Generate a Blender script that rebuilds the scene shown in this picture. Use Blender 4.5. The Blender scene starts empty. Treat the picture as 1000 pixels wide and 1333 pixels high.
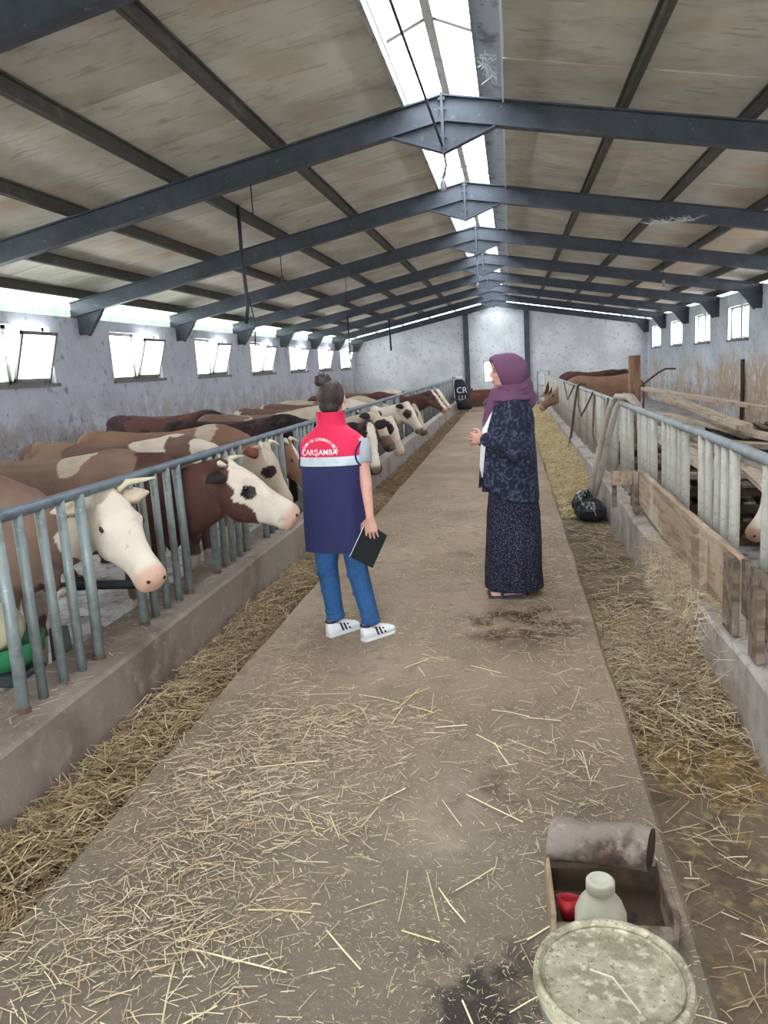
import bpy, bmesh, math, random
import numpy as np
from mathutils import Vector, Matrix, noise as mnoise
random.seed(7); rng = np.random.default_rng(7)
SC = bpy.context.scene; COL = SC.collection; R = math.radians

# ------------------------------------------------------------------ camera
cd = bpy.data.cameras.new('camera'); cam = bpy.data.objects.new('camera', cd); COL.objects.link(cam)
cd.sensor_fit = 'VERTICAL'; cd.sensor_height = 36.0; cd.lens = 36.0*1000/1333; cd.clip_start = .05; cd.clip_end = 400
_ix = Vector((.98521345, .15982271, -.06173452)); _up = Vector((.03060936, .19033432, .98124203)); _bk = Vector((.16857496, -.9686225, .18262786))
cam.matrix_world = Matrix(((_ix.x, _up.x, _bk.x, 0), (_ix.y, _up.y, _bk.y, 0), (_ix.z, _up.z, _bk.z, 1.65), (0, 0, 0, 1)))
SC.camera = cam
# ------------------------------------------------------------------ sky and exposure
SC.view_settings.view_transform = 'Standard'; SC.view_settings.look = 'None'
SC.view_settings.exposure = 4.7; SC.view_settings.gamma = 1; SC.view_settings.use_curve_mapping = False
w = bpy.data.worlds.new('overcast_sky'); SC.world = w; w.use_nodes = True
wn = w.node_tree.nodes; wn['Background'].inputs[0].default_value = (.86, .95, 1.0, 1); wn['Background'].inputs[1].default_value = 1.0
SC.cycles.max_bounces = 8; SC.cycles.diffuse_bounces = 6; SC.cycles.glossy_bounces = 3; SC.cycles.transmission_bounces = 4
SC.cycles.caustics_reflective = False; SC.cycles.caustics_refractive = False
SC.cycles.sample_clamp_indirect = 2.0
PANE_GLOW = .5
def portal(loc, rot, sx, sy):
    l = bpy.data.lights.new('sky_portal', 'AREA'); l.shape = 'RECTANGLE'; l.size = sx; l.size_y = sy; l.cycles.is_portal = True
    o = bpy.data.objects.new('sky_portal', l); o.location = loc; o.rotation_euler = rot; COL.objects.link(o)

# ------------------------------------------------------------------ layout numbers (metres)
XC = -.53; XL = -6.25; XR = 5.19; YF = -3.0; YE = 31.3; ZR = 3.99; SL = .19
def zbeam(x): return ZR - SL*abs(x-XC)
TY = [.55, 3.95, 7.35, 10.75, 14.15, 17.55, 20.95, 24.35, 27.75, 31.1]

# ------------------------------------------------------------------ helpers
def tag(o, label=None, cat=None, group=None, kind=None):
    if label: o['label'] = label
    if cat: o['category'] = cat
    if group: o['group'] = group
    if kind: o['kind'] = kind
    return o
def empty(name, loc=(0, 0, 0), rz=0, **k):
    o = bpy.data.objects.new(name, None); COL.objects.link(o); o.location = loc; o.rotation_euler = (0, 0, rz); o.empty_display_size = .1
    return tag(o, **k)
def link(name, me, mat=None, parent=None, smooth=False, **k):
    o = bpy.data.objects.new(name, me); COL.objects.link(o)
    if mat and not me.materials: me.materials.append(mat)
    if parent: o.parent = parent
    if smooth: me.polygons.foreach_set('use_smooth', [True]*len(me.polygons))
    return tag(o, **k)
class MB:
    def __init__(s): s.v = []; s.f = []
    def add(s, vs, fs):
        n = len(s.v); s.v += [tuple(p) for p in vs]; s.f += [tuple(i+n for i in f) for f in fs]; return s
    def box(s, x0, x1, y0, y1, z0, z1, M=None, j=0):
        vs = [Vector((x, y, z)) for x in (x0, x1) for y in (y0, y1) for z in (z0, z1)]
        if j: vs = [p+Vector((random.uniform(-j, j), random.uniform(-j, j), random.uniform(-j, j))) for p in vs]
        if M: vs = [M @ p for p in vs]
        return s.add(vs, [(0, 1, 3, 2), (4, 6, 7, 5), (0, 4, 5, 1), (2, 3, 7, 6), (0, 2, 6, 4), (1, 5, 7, 3)])
    def hexa(s, a, b):  # two quads (4 pts each)
        return s.add(list(a)+list(b), [(0, 1, 2, 3), (7, 6, 5, 4), (0, 4, 5, 1), (1, 5, 6, 2), (2, 6, 7, 3), (3, 7, 4, 0)])
    def tube(s, path, r, n=8, r2=None, cap=True, up=None):
        path = [Vector(p) for p in path]; m = len(path)
        rs = r if isinstance(r, (list, tuple)) else [r]*m
        r2 = rs if r2 is None else (r2 if isinstance(r2, (list, tuple)) else [r2]*m)
        base = len(s.v); u = None
        for i, p in enumerate(path):
            t = (path[min(i+1, m-1)]-path[max(i-1, 0)]).normalized()
            if up is not None: u = (Vector(up)-t*t.dot(Vector(up))).normalized()
            elif u is None:
                q = Vector((0, 0, 1)) if abs(t.z) < .9 else Vector((0, 1, 0)); u = (q-t*t.dot(q)).normalized()
            else:
                u = (u-t*t.dot(u)); u = u.normalized() if u.length > 1e-6 else t.orthogonal().normalized()
            b = t.cross(u)
            for k in range(n):
                a = 2*math.pi*k/n; s.v.append(tuple(p+u*math.cos(a)*r2[i]+b*math.sin(a)*rs[i]))
        for i in range(m-1):
            for k in range(n):
                k2 = (k+1) % n; s.f.append((base+i*n+k, base+i*n+k2, base+(i+1)*n+k2, base+(i+1)*n+k))
        if cap: s.f.append(tuple(base+k for k in range(n))[::-1]); s.f.append(tuple(base+(m-1)*n+k for k in range(n)))
        return s
    def ell(s, c, r, n=12, m=8, M=None):
        vs = []; c = Vector(c)
        for i in range(m+1):
            th = math.pi*i/m
            for k in range(n):
                a = 2*math.pi*k/n; p = Vector((math.sin(th)*math.cos(a)*r[0], math.sin(th)*math.sin(a)*r[1], math.cos(th)*r[2]))
                if M: p = M @ p
                vs.append(c+p)
        fs = [(i*n+k, (i+1)*n+k, (i+1)*n+(k+1) % n, i*n+(k+1) % n) for i in range(m) for k in range(n)]
        return s.add(vs, fs)
    def loft(s, rings, cap=True):
        n = len(rings[0]); base = len(s.v)
        for r in rings: s.v += [tuple(p) for p in r]
        for i in range(len(rings)-1):
            for k in range(n): s.f.append((base+i*n+k, base+i*n+(k+1) % n, base+(i+1)*n+(k+1) % n, base+(i+1)*n+k))
        if cap: s.f.append(tuple(base+k for k in range(n))[::-1]); s.f.append(tuple(base+(len(rings)-1)*n+k for k in range(n)))
        return s
    def caps(s, a, b, ra, rb, n=10):  # capsule with round ends
        a = Vector(a); b = Vector(b); t = (b-a).normalized() if (b-a).length > 1e-6 else Vector((0, 0, 1))
        P = []; Q = []
        for i in range(5):
            th = math.pi/2*(1-i/4); P.append(a-t*math.sin(th)*ra); Q.append(max(math.cos(th)*ra, 1e-4))
        for i in range(5):
            th = math.pi/2*i/4; P.append(b+t*math.sin(th)*rb); Q.append(max(math.cos(th)*rb, 1e-4))
        # custom ring build with a fixed direction
        u = t.orthogonal().normalized(); w_ = t.cross(u)
        rings = [[p+(u*math.cos(2*math.pi*k/n)+w_*math.sin(2*math.pi*k/n))*q for k in range(n)] for p, q in zip(P, Q)]
        return s.loft(rings)
    def lathe(s, prof, c=(0, 0, 0), n=32):
        c = Vector(c); rings = [[c+Vector((r*math.cos(2*math.pi*k/n), r*math.sin(2*math.pi*k/n), z)) for k in range(n)] for r, z in prof]
        return s.loft(rings)
    def mesh(s, name='m'):
        me = bpy.data.meshes.new(name); me.from_pydata(s.v, [], s.f); me.update(); return me
    def build(s, name, mat, parent=None, smooth=False, bevel=0, **k):
        o = link(name, s.mesh(name), mat, parent, smooth, **k)
        if bevel: b = o.modifiers.new('b', 'BEVEL'); b.width = bevel; b.segments = 1; b.limit_method = 'ANGLE'
        return o
def fuse(mb, voxel, smooth=2, ratio=None, factor=.5):
    """grow one continuous surface from overlapping closed shapes"""
    me = mb.mesh('tmp')
    bm = bmesh.new(); bm.from_mesh(me); bmesh.ops.remove_doubles(bm, verts=bm.verts, dist=1e-5); bmesh.ops.recalc_face_normals(bm, faces=bm.faces); bm.to_mesh(me); bm.free()
    o = bpy.data.objects.new('tmp', me); COL.objects.link(o)
    m = o.modifiers.new('r', 'REMESH'); m.mode = 'VOXEL'; m.voxel_size = voxel; m.use_smooth_shade = True
    if smooth: q = o.modifiers.new('s', 'SMOOTH'); q.iterations = smooth; q.factor = factor
    if ratio: d = o.modifiers.new('d', 'DECIMATE'); d.ratio = ratio
    dg = bpy.context.evaluated_depsgraph_get(); dg.update()
    out = bpy.data.meshes.new_from_object(o.evaluated_get(dg)); bpy.data.objects.remove(o); bpy.data.meshes.remove(me)
    out.polygons.foreach_set('use_smooth', [True]*len(out.polygons)); return out
def vcolor(me, fn):
    ca = me.color_attributes.new('coat', 'FLOAT_COLOR', 'POINT'); n = len(me.vertices)
    co = np.empty(n*3, np.float32); me.vertices.foreach_get('co', co); co = co.reshape(-1, 3)
    out = np.ones((n, 4), np.float32); out[:, :3] = fn(co); ca.data.foreach_set('color', out.ravel())

def srgb(*c):
    if len(c) == 1 and isinstance(c[0], str): h = c[0]; c = [int(h[i:i+2], 16) for i in (0, 2, 4)]
    return tuple(((x/255)/12.92 if x/255 <= .04045 else ((x/255+.055)/1.055)**2.4) for x in c)+(1,)
def mat(name, base, rough=.8, layers=(), bump=None, metal=0, objrand=0, vcol=None, emit=None, spec=.3, alpha=None):
    """layers: (scale, colour, lo, hi[, opts]) ; opts: stretch=(x,y,z), z=(z0,z1) fade mask, x=(), y=(), detail, kind='vor'"""
    m = bpy.data.materials.new(name); m.use_nodes = True; nt = m.node_tree; N = nt.nodes; L = nt.links; b = N['Principled BSDF']
    b.inputs['Roughness'].default_value = rough; b.inputs['Metallic'].default_value = metal; b.inputs['Specular IOR Level'].default_value = spec
    tc = N.new('ShaderNodeTexCoord'); geo = None
    if vcol:
        a = N.new('ShaderNodeVertexColor'); a.layer_name = vcol; cur = a.outputs[0]
    else:
        a = N.new('ShaderNodeRGB'); a.outputs[0].default_value = srgb(base) if isinstance(base, str) else base; cur = a.outputs[0]
    for ly in layers:
        sc, colr, lo, hi = ly[:4]; op = ly[4] if len(ly) > 4 else {}
        mp = N.new('ShaderNodeMapping'); L.new(tc.outputs['Object'], mp.inputs[0]); mp.inputs['Scale'].default_value = op.get('stretch', (1, 1, 1)); mp.inputs['Location'].default_value = (op.get('seed', 0), 0, 0)
        if op.get('kind') == 'vor':
            n = N.new('ShaderNodeTexVoronoi'); n.inputs['Scale'].default_value = sc; src = n.outputs['Distance']
        else:
            n = N.new('ShaderNodeTexNoise'); n.inputs['Scale'].default_value = sc; n.inputs['Detail'].default_value = op.get('detail', 5); n.inputs['Roughness'].default_value = op.get('rough', .6); src = n.outputs[0]
        L.new(mp.outputs[0], n.inputs['Vector'])
        r = N.new('ShaderNodeMapRange'); r.interpolation_type = 'SMOOTHSTEP'; r.inputs[1].default_value = lo; r.inputs[2].default_value = hi; r.inputs[4].default_value = op.get('amt', 1); L.new(src, r.inputs[0]); fac = r.outputs[0]
        if 'spot' in op:
            sx, sy, sr = op['spot']; vd = N.new('ShaderNodeVectorMath'); vd.operation = 'DISTANCE'; sv = N.new('ShaderNodeVectorMath'); sv.operation = 'MULTIPLY'; sv.inputs[1].default_value = (1, 1, 0)
            L.new(tc.outputs['Object'], sv.inputs[0]); L.new(sv.outputs[0], vd.inputs[0]); vd.inputs[1].default_value = (sx, sy, 0)
            q = N.new('ShaderNodeMapRange'); q.interpolation_type = 'SMOOTHSTEP'; L.new(vd.outputs['Value'], q.inputs[0]); q.inputs[1].default_value = sr*.5; q.inputs[2].default_value = sr*1.3; q.inputs[3].default_value = 1; q.inputs[4].default_value = 0
            mu = N.new('ShaderNodeMath'); mu.operation = 'MULTIPLY'; L.new(fac, mu.inputs[0]); L.new(q.outputs[0], mu.inputs[1]); fac = mu.outputs[0]
        for ax in 'xyz':
            if ax in op:
                if geo is None: geo = N.new('ShaderNodeSeparateXYZ'); L.new(tc.outputs['Object'], geo.inputs[0])
                q = N.new('ShaderNodeMapRange'); q.interpolation_type = 'SMOOTHSTEP'; L.new(geo.outputs['xyz'.index(ax)], q.inputs[0]); v = op[ax]
                q.inputs[1].default_value, q.inputs[2].default_value = min(v), max(v)
                if v[0] > v[1]: q.inputs[3].default_value = 1; q.inputs[4].default_value = 0
                mu = N.new('ShaderNodeMath'); mu.operation = 'MULTIPLY'; L.new(fac, mu.inputs[0]); L.new(q.outputs[0], mu.inputs[1]); fac = mu.outputs[0]
                if len(v) == 4: pass
        x = N.new('ShaderNodeMix'); x.data_type = 'RGBA'; L.new(fac, x.inputs[0]); L.new(cur, x.inputs[6]); x.inputs[7].default_value = srgb(colr) if isinstance(colr, str) else colr; cur = x.outputs[2]
    if objrand:
        oi = N.new('ShaderNodeObjectInfo'); r = N.new('ShaderNodeMapRange'); L.new(oi.outputs['Random'], r.inputs[0]); r.inputs[3].default_value = 1-objrand; r.inputs[4].default_value = 1+objrand
        x = N.new('ShaderNodeMix'); x.data_type = 'RGBA'; x.blend_type = 'MULTIPLY'; x.inputs[0].default_value = 1; L.new(cur, x.inputs[6])
        cb = N.new('ShaderNodeCombineColor'); [L.new(r.outputs[0], cb.inputs[i]) for i in range(3)]; L.new(cb.outputs[0], x.inputs[7]); cur = x.outputs[2]
    L.new(cur, b.inputs['Base Color'])
    if bump:
        n = N.new('ShaderNodeTexNoise'); n.inputs['Scale'].default_value = bump[0]; n.inputs['Detail'].default_value = 6; L.new(tc.outputs['Object'], n.inputs['Vector'])
        bp = N.new('ShaderNodeBump'); bp.inputs['Strength'].default_value = bump[1]; bp.inputs['Distance'].default_value = bump[2] if len(bump) > 2 else .01; L.new(n.outputs[0], bp.inputs['Height']); L.new(bp.outputs[0], b.inputs['Normal'])
    if emit: b.inputs['Emission Color'].default_value = emit[0]; b.inputs['Emission Strength'].default_value = emit[1]
    return m

# ------------------------------------------------------------------ materials
M = {}
M['concrete'] = mat('concrete', '988372', .9, [(1.1, '857361', .4, .65), (.6, 'a79583', .5, .7, {'seed': 4}), (9, '7e6c60', .5, .72), (60, 'b0a48f', .58, .7), (1.6, '66533f', .62, .74, {'seed': 9}), (2.6, '6e6458', .25, .5, {'y': (4.2, 1.2), 'seed': 2}), (5, '4a3526', .38, .6, {'spot': (.0, 4.75, .42)}), (4, '3a3431', .42, .58, {'spot': (-.13, 1.75, .26)}), (140, 'bdae90', .62, .7, {'y': (12, 2)})], bump=(45, .35))  # near-end darkening paints dimmer foreground light into the colour, along with dirt
M['kerb'] = mat('kerb', 'a89f9c', .92, [(2.2, '7d7068', .42, .7), (8, '8f857c', .45, .7), (30, 'b8b2ab', .6, .75), (1.2, '6b5a4c', .5, .75, {'z': (.3, -.1)})], bump=(30, .5))
M['kerb_l'] = mat('kerb_left', '887b74', .92, [(2.2, '6d6058', .42, .7), (8, '93887a', .5, .7), (30, 'a0968a', .6, .75), (1.2, 'aaa09e', .3, .5, {'y': (5, 9)})], bump=(30, .5))
M['trough'] = mat('trough', '6e5e4e', .9, [(3, '4a3c30', .45, .65), (20, '8a7858', .5, .7)], bump=(30, .6))
M['pen'] = mat('pen_floor', 'b9b6ba', .45, [(3, '8a8280', .45, .6), (9, '3e3832', .55, .66), (25, 'bdb9b6', .55, .7)], bump=(12, .8, .03))
M['wall_l'] = mat('limewash_left', 'd6d8e6', .92, [(1.2, 'c3c5d4', .4, .7), (7, '9a9fa9', .56, .72), (38, '7a7e87', .62, .72), (3.0, 'b0a9ab', .36, .6, {'z': (1.75, .9)}), (16, '8f8680', .52, .66, {'z': (1.5, .8)}), (5, '4c4a4a', .66, .74, {'stretch': (1, 3, .4), 'z': (1.9, 1.6)})], bump=(14, .5))
M['wall_r'] = mat('limewash_right', 'dbe2ee', .92, [(1.1, 'b8c2cd', .4, .7), (6, 'a9afb6', .56, .72), (1.1, 'bfa994', .38, .6, {'z': (1.85, 1.0), 'stretch': (1, .7, .8)}), (5, 'b0937a', .45, .7, {'z': (1.4, .6)}), (18, 'e6ecf2', .56, .66, {'stretch': (1, 1, .25)}), (10, '8a8074', .6, .7, {'stretch': (1, 2, .2), 'z': (1.9, 1.2)})], bump=(14, .5))
M['wall_e'] = mat('limewash_end', 'dfe2e8', .92, [(.8, 'c8cbd0', .4, .65), (3, 'cfd0d0', .5, .7), (12, '989a9b', .58, .7), (2.2, '8b8078', .4, .7, {'z': (.9, .2)})], bump=(10, .5))
M['panel'] = mat('roof_board', 'd8d4ca', .95, [(1.3, 'c4bfb1', .42, .68), (5, 'aaa390', .54, .74, {'stretch': (.5, 3, 1)}), (16, '6e665c', .68, .75, {'stretch': (.5, 2.5, 1)}), (.5, 'cfb59c', .5, .68, {'seed': 3}), (.9, '8f897c', .58, .8, {'seed': 7})], bump=(20, .3), objrand=.10)
M['steel'] = mat('painted_steel', '494e5a', .55, [(3, '3b3f49', .45, .65), (14, '6b717c', .6, .72)], metal=.1, spec=.4)
M['purlin'] = mat('purlin_steel', '504d49', .7, [(5, '65615b', .5, .7)])
M['tar'] = mat('dark_sheeting', '2a2826', .95)
M['ridge_sheet'] = mat('ridge_sheet', '8b9096', .7, [(5, '5a5d60', .5, .7), (20, '44474b', .62, .7)])
M['timber_pale'] = mat('weathered_timber', 'a3a09c', .85, [(6, '77736e', .5, .7)])
M['galv'] = mat('galvanised', '7f8687', .5, [(8, '697071', .45, .65), (30, '9da3a0', .6, .72), (9, '6d5f55', .6, .75, {'z': (.6, .25)})], metal=.25, spec=.5, objrand=.1)
M['galv_b'] = mat('galvanised_bluish', '6f7986', .45, [(8, '5a6472', .45, .65), (30, '8d959e', .6, .72)], metal=.35, spec=.5)
M['galv_r'] = mat('galvanised_dusty', 'aca79f', .7, [(6, '97958f', .45, .65), (22, '958a80', .58, .75), (40, 'c6c3bd', .6, .7), (5, '8b7565', .45, .75, {'z': (.55, .25)})], metal=.1, objrand=.08)
M['rail_r'] = mat('dusty_rail', '8f949a', .6, [(5, '7d8288', .45, .65), (20, 'a9a7a3', .55, .72)], metal=.15)
M['rust'] = mat('rusty_steel', '54402f', .85, [(12, '6e523f', .5, .7)])
M['dark'] = mat('dark_pipe', '30343a', .5)
M['wood'] = mat('old_plank', 'a68f7a', .88, [(3, '86705e', .42, .62, {'stretch': (6, .6, 6)}), (2, 'b9ab9a', .5, .7), (24, '6b5747', .6, .72, {'stretch': (3, .5, 3)})], bump=(40, .3), objrand=.14)
M['wood_d'] = mat('dirty_wood', '7a695c', .9, [(3, '57483e', .42, .62, {'stretch': (.6, 5, 5)}), (9, '94877c', .55, .7)], bump=(40, .4), objrand=.12)
M['wood_dk'] = mat('damp_wood', '453730', .85, [(6, '5f4a3c', .5, .7), (20, '2c2420', .55, .7)], bump=(40, .4))
M['post'] = mat('brown_timber_post', '8a6a52', .85, [(4, '6d5140', .45, .6, {'stretch': (4, 4, .5)}), (10, 'a88c74', .55, .7, {'stretch': (4, 4, .5)})], bump=(30, .3))
M['log'] = mat('barked_log', '8d8079', .92, [(5, '5c4f48', .46, .62), (14, 'a79890', .52, .68), (3, '8e6f66', .55, .7)], bump=(20, .9, .02))
M['log_end'] = mat('log_end', '3a2e29', .9, [(14, '57463c', .5, .7)])
M['straw'] = mat('straw_stalk', 'cdb68c', .7, vcol='coat', spec=.25)
M['bucket'] = mat('cream_plastic', 'b9b09c', .5, [(5, 'b3a890', .5, .7), (30, '8f866f', .66, .74)], spec=.5)
M['lid'] = mat('dusty_lid', 'a39b85', .85, [(14, '857d68', .42, .60), (45, 'b9b19b', .5, .66), (110, '6b624e', .58, .68), (60, '4c4436', .68, .72)], bump=(60, .4))
M['jug'] = mat('white_plastic', 'c4bfae', .4, [(6, 'bdb8a8', .5, .7)], spec=.5)
M['red'] = mat('red_plastic', 'a5252c', .5)
M['blackbag'] = mat('black_plastic', '1d2028', .25, [(6, '3a4150', .55, .7)], spec=.6, bump=(12, .8, .03))
M['hose'] = mat('dusty_hose', 'a39a92', .85, [(5, '8b7d72', .45, .65), (20, 'b5a798', .6, .7)])
M['hose_d'] = mat('dark_hose', '5b4a42', .8, [(9, '77655a', .5, .7)])
M['green'] = mat('green_plastic', '267048', .5, [(6, '1b5636', .5, .7)])
M['cream'] = mat('cream_plastic_ball', 'b8ad92', .5)
M['pvc'] = mat('white_pipe', 'd9d2c4', .5, [(9, 'a79c8a', .5, .7)])
M['wrap'] = mat('grey_wrapping', '4f5751', .9, bump=(60, .6))
M['cast'] = mat('dark_cast_metal', '33393b', .5, [(6, '596063', .5, .7)])
M['window_frame'] = mat('window_frame', '8d8a88', .7, [(9, '6b6560', .5, .7)])
M['pane'] = mat('frosted_pane', 'f4f8fb', .6, emit=((.95, .98, 1.0, 1), PANE_GLOW))
M['skypane'] = mat('translucent_sheet', 'e8f0f0', .6, [(6, 'b8bfc0', .5, .75)], emit=((.88, .96, 1.0, 1), PANE_GLOW*1.05))
M['eave'] = mat('greenish_sheet', 'cfe6d6', .7, [(3, 'a9cdb6', .4, .65)], emit=((.78, .95, .84, 1), .028))
M['foliage'] = mat('foliage', '5f8a52', .8, [(8, '87b070', .5, .7)])
M['grass'] = mat('outdoor_ground', 'c9cdb8', .95, [(2, 'a9b898', .4, .7)])  # unseen ground, colour paled to bounce more light up at the left eave
M['coat'] = mat('coat', 'ffffff', .8, [(90, '6d5a4c', .58, .8, {'amt': .4}), (5, '8a7a68', .52, .75, {'amt': .4}), (14, '6b5c50', .6, .75, {'amt': .4})], vcol='coat', bump=(120, .25, .005), spec=.2)
M['horn'] = mat('horn', 'cfc4ad', .4, [(12, 'a3967c', .5, .7)])
M['hoof'] = mat('hoof', '2f2a26', .6)
M['eye'] = mat('cow_eye', '1a0f0c', .15, spec=.6)
M['nostril'] = mat('nostril', '3a201c', .6)
M['skin'] = mat('skin', 'c8968a', .55, [(7, 'b57c68', .5, .75)], spec=.35)
M['hair'] = mat('brown_hair', '33262a', .5, [(60, '52403c', .45, .7, {'stretch': (1, 1, .15)})], bump=(90, .5, .01))
M['navy'] = mat('navy_cloth', '25254f', .75, [(3, '23244c', .45, .65), (300, '37386a', .5, .7)], bump=(9, .3, .02))
M['redcloth'] = mat('red_cloth', 'd8244f', .7, [(3, 'c01a42', .5, .75), (250, 'e2345c', .5, .7)], bump=(9, .25, .02))
M['silver'] = mat('reflective_band', 'b9c0ca', .4, [(8, 'a3abb8', .5, .7)], spec=.6)
M['white'] = mat('white_cloth', 'e6e4e8', .8)
M['letter'] = mat('white_print', 'f4e9ef', .7)
M['tee'] = mat('grey_tshirt', 'a9abb8', .85, [(200, '92949f', .5, .6)])
M['jeans'] = mat('blue_denim', '2b5384', .85, [(5, '214572', .45, .68), (260, '3d6898', .5, .62)], bump=(14, .5, .02))
M['sole'] = mat('white_rubber', 'dcdce2', .6)
M['stripe'] = mat('dark_stripe', '2b2e3c', .6)
M['folder'] = mat('black_folder', '101114', .6, spec=.2)
M['paper'] = mat('paper_edge', 'e8e8ea', .8)
M['scarf'] = mat('purple_scarf', '6c4462', .75, [(4, '563350', .45, .7), (2, '7d5674', .5, .75)], bump=(7, .5, .03))
M['sandal'] = mat('dark_sandal', '3a3a4a', .7)
M['sock'] = mat('pale_sock', 'c7a9a8', .9)
M['lips'] = mat('lips', 'a45f58', .6)
M['eyewhite'] = mat('eye_white', 'a89c98', .5)
M['brow'] = mat('brow', '2f211d', .8)
M['paleboard'] = mat('dusty_board', 'b7a796', .9, [(3, '96816e', .45, .65, {'stretch': (1, 5, 1)}), (18, 'cbbfb0', .55, .7)], objrand=.15)
M['brownwall'] = mat('reddish_boards', '7d4f40', .85, [(4, '60392e', .45, .65, {'stretch': (.4, 1, 5)})], objrand=.1)

def patterned(name, dark, light, sc, w0, w1, ring=True):
    m = bpy.data.materials.new(name); m.use_nodes = True; nt = m.node_tree; N = nt.nodes; L = nt.links; b = N['Principled BSDF']; b.inputs['Roughness'].default_value = .8; b.inputs['Specular IOR Level'].default_value = .2
    tc = N.new('ShaderNodeTexCoord'); v = N.new('ShaderNodeTexVoronoi'); v.inputs['Scale'].default_value = sc; L.new(tc.outputs['Object'], v.inputs['Vector']); v.inputs['Randomness'].default_value = .7 if ring else 1
    src = v.outputs['Distance']
    if ring:
        mu = N.new('ShaderNodeMath'); mu.operation = 'MULTIPLY'; mu.inputs[1].default_value = 13; L.new(src, mu.inputs[0]); sn = N.new('ShaderNodeMath'); sn.operation = 'SINE'; L.new(mu.outputs[0], sn.inputs[0])
        nz = N.new('ShaderNodeTexNoise'); nz.inputs['Scale'].default_value = 55; L.new(tc.outputs['Object'], nz.inputs['Vector']); ad = N.new('ShaderNodeMath'); ad.operation = 'MULTIPLY_ADD'; L.new(nz.outputs[0], ad.inputs[0]); ad.inputs[1].default_value = 6.5; L.new(sn.outputs[0], ad.inputs[2]); src = ad.outputs[0]
    r = N.new('ShaderNodeMapRange'); r.inputs[1].default_value = w0; r.inputs[2].default_value = w1; L.new(src, r.inputs[0])
    x = N.new('ShaderNodeMix'); x.data_type = 'RGBA'; L.new(r.outputs[0], x.inputs[0]); x.inputs[6].default_value = srgb(dark); x.inputs[7].default_value = srgb(light); L.new(x.outputs[2], b.inputs['Base Color'])
    return m
M['jacket'] = patterned('dark_patterned_cloth', '1e2032', '484d62', 15, 3.2, 5.0)
M['skirt'] = patterned('dark_speckled_cloth', '8f8ca2', '1c1c2e', 110, .12, .34, False)

# ================================================================== STRUCTURE
def structure(name, mb, m, parent=None, smooth=False, **k): return mb.build(name, m, parent, smooth, kind=None if parent else 'structure', **k)
# pen floors, trough beds, outdoor ground
structure('floor', MB().box(XL-.02, -2.38, YF, YE, -.35, -.1).box(1.38, XR+.02, YF, YE, -.35, -.1), M['pen'], label='grey pen floor wet with manure behind the rails')
structure('floor', MB().box(-2.38, -1.58, YF, YE, -.35, -.12).box(.46, 1.38, YF, YE, -.35, -.12), M['trough'], label='sunken feed trough beds beside the walkway')
def wobble_box(x0, x1, y0, y1, z0, z1, dy=.22, amp=.012, seed=0, taper=0):
    mb = MB(); n = int((y1-y0)/dy); rings = []
    for i in range(n+1):
        y = y0+(y1-y0)*i/n; w1 = mnoise.noise(Vector((y*1.3, seed, 0)))*amp; w2 = mnoise.noise(Vector((y*1.3, seed+5, 0)))*amp; w3 = mnoise.noise(Vector((y*.9, seed+9, 0)))*amp*.7; c = .018
        rings.append([Vector(p) for p in ((x0+w1-taper, y, z0), (x1+w2+taper, y, z0), (x1+w2, y, z1-c+w3), (x1+w2-c, y, z1+w3), (x0+w1+c, y, z1+w3), (x0+w1, y, z1-c+w3))])
    return mb.loft(rings)
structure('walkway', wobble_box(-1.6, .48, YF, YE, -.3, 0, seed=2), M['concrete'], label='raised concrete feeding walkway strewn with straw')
structure('kerb_left', wobble_box(-2.40, -2.0, YF, YE, -.3, .27, seed=11), M['kerb_l'], label='concrete kerb under the left rails')
structure('kerb_right', wobble_box(.99, 1.40, YF, YE, -.3, .26, seed=17, amp=.02), M['kerb'], label='concrete kerb under the right rails')
structure('outdoor_ground', MB().box(-60, XL-.3, -20, 80, -.4, -.3).box(XR+.3, 60, -20, 80, -.4, -.3).box(XL-.3, XR+.3, -30, YF-.3, -.4, -.3), M['grass'])
# walls with openings
def wall_with_holes(name, m, x0, x1, zt, holes, **k):
    mb = MB(); ys = [YF]
    for (a, b, c, d) in holes: ys += [a, b]
    ys.append(YE+.25)
    for i in range(0, len(ys), 2): mb.box(x0, x1, ys[i], ys[i+1], -.3, zt)
    for (a, b, c, d) in holes: mb.box(x0, x1, a, b, -.3, c); mb.box(x0, x1, a, b, d, zt)
    return structure(name, mb, m, **k)
centers = [2.35, 5.75, 9.1, 12.5, 15.9, 19.3, 22.7, 26.1, 29.5]
HL = [(c-.88, c+.88, 1.74, 2.50) for c in centers]; HR = [(c-.82, c+.82, 1.82, 2.58) for c in centers]
wall_with_holes('wall_left', M['wall_l'], XL-.25, XL, 2.66, HL)
wall_with_holes('wall_right', M['wall_r'], XR, XR+.25, 2.88, HR)
def gable(name, y0, y1, holes, m):
    mb = MB(); xs = sorted(set([XL-.25, XC, XR+.25]+[h[0] for h in holes]+[h[1] for h in holes]))
    for a, b in zip(xs[:-1], xs[1:]):
        def col(z0f, z1f): mb.hexa([(a, y0, z0f(a)), (b, y0, z0f(b)), (b, y1, z0f(b)), (a, y1, z0f(a))], [(a, y0, z1f(a)), (b, y0, z1f(b)), (b, y1, z1f(b)), (a, y1, z1f(a))])
        top = lambda x: zbeam(x)-.05
        h = [q for q in holes if q[0] <= a+1e-6 and b <= q[1]+1e-6]
        if h:
            if h[0][2] > -.2: col(lambda x: -.3, lambda x: h[0][2])
            col(lambda x: h[0][3], top)
        else: col(lambda x: -.3, top)
    return structure(name, mb, m)
gable('wall_back', YE, YE+.25, [(-1.08, -.40, .88, 1.72)], M['wall_e'])
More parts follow.
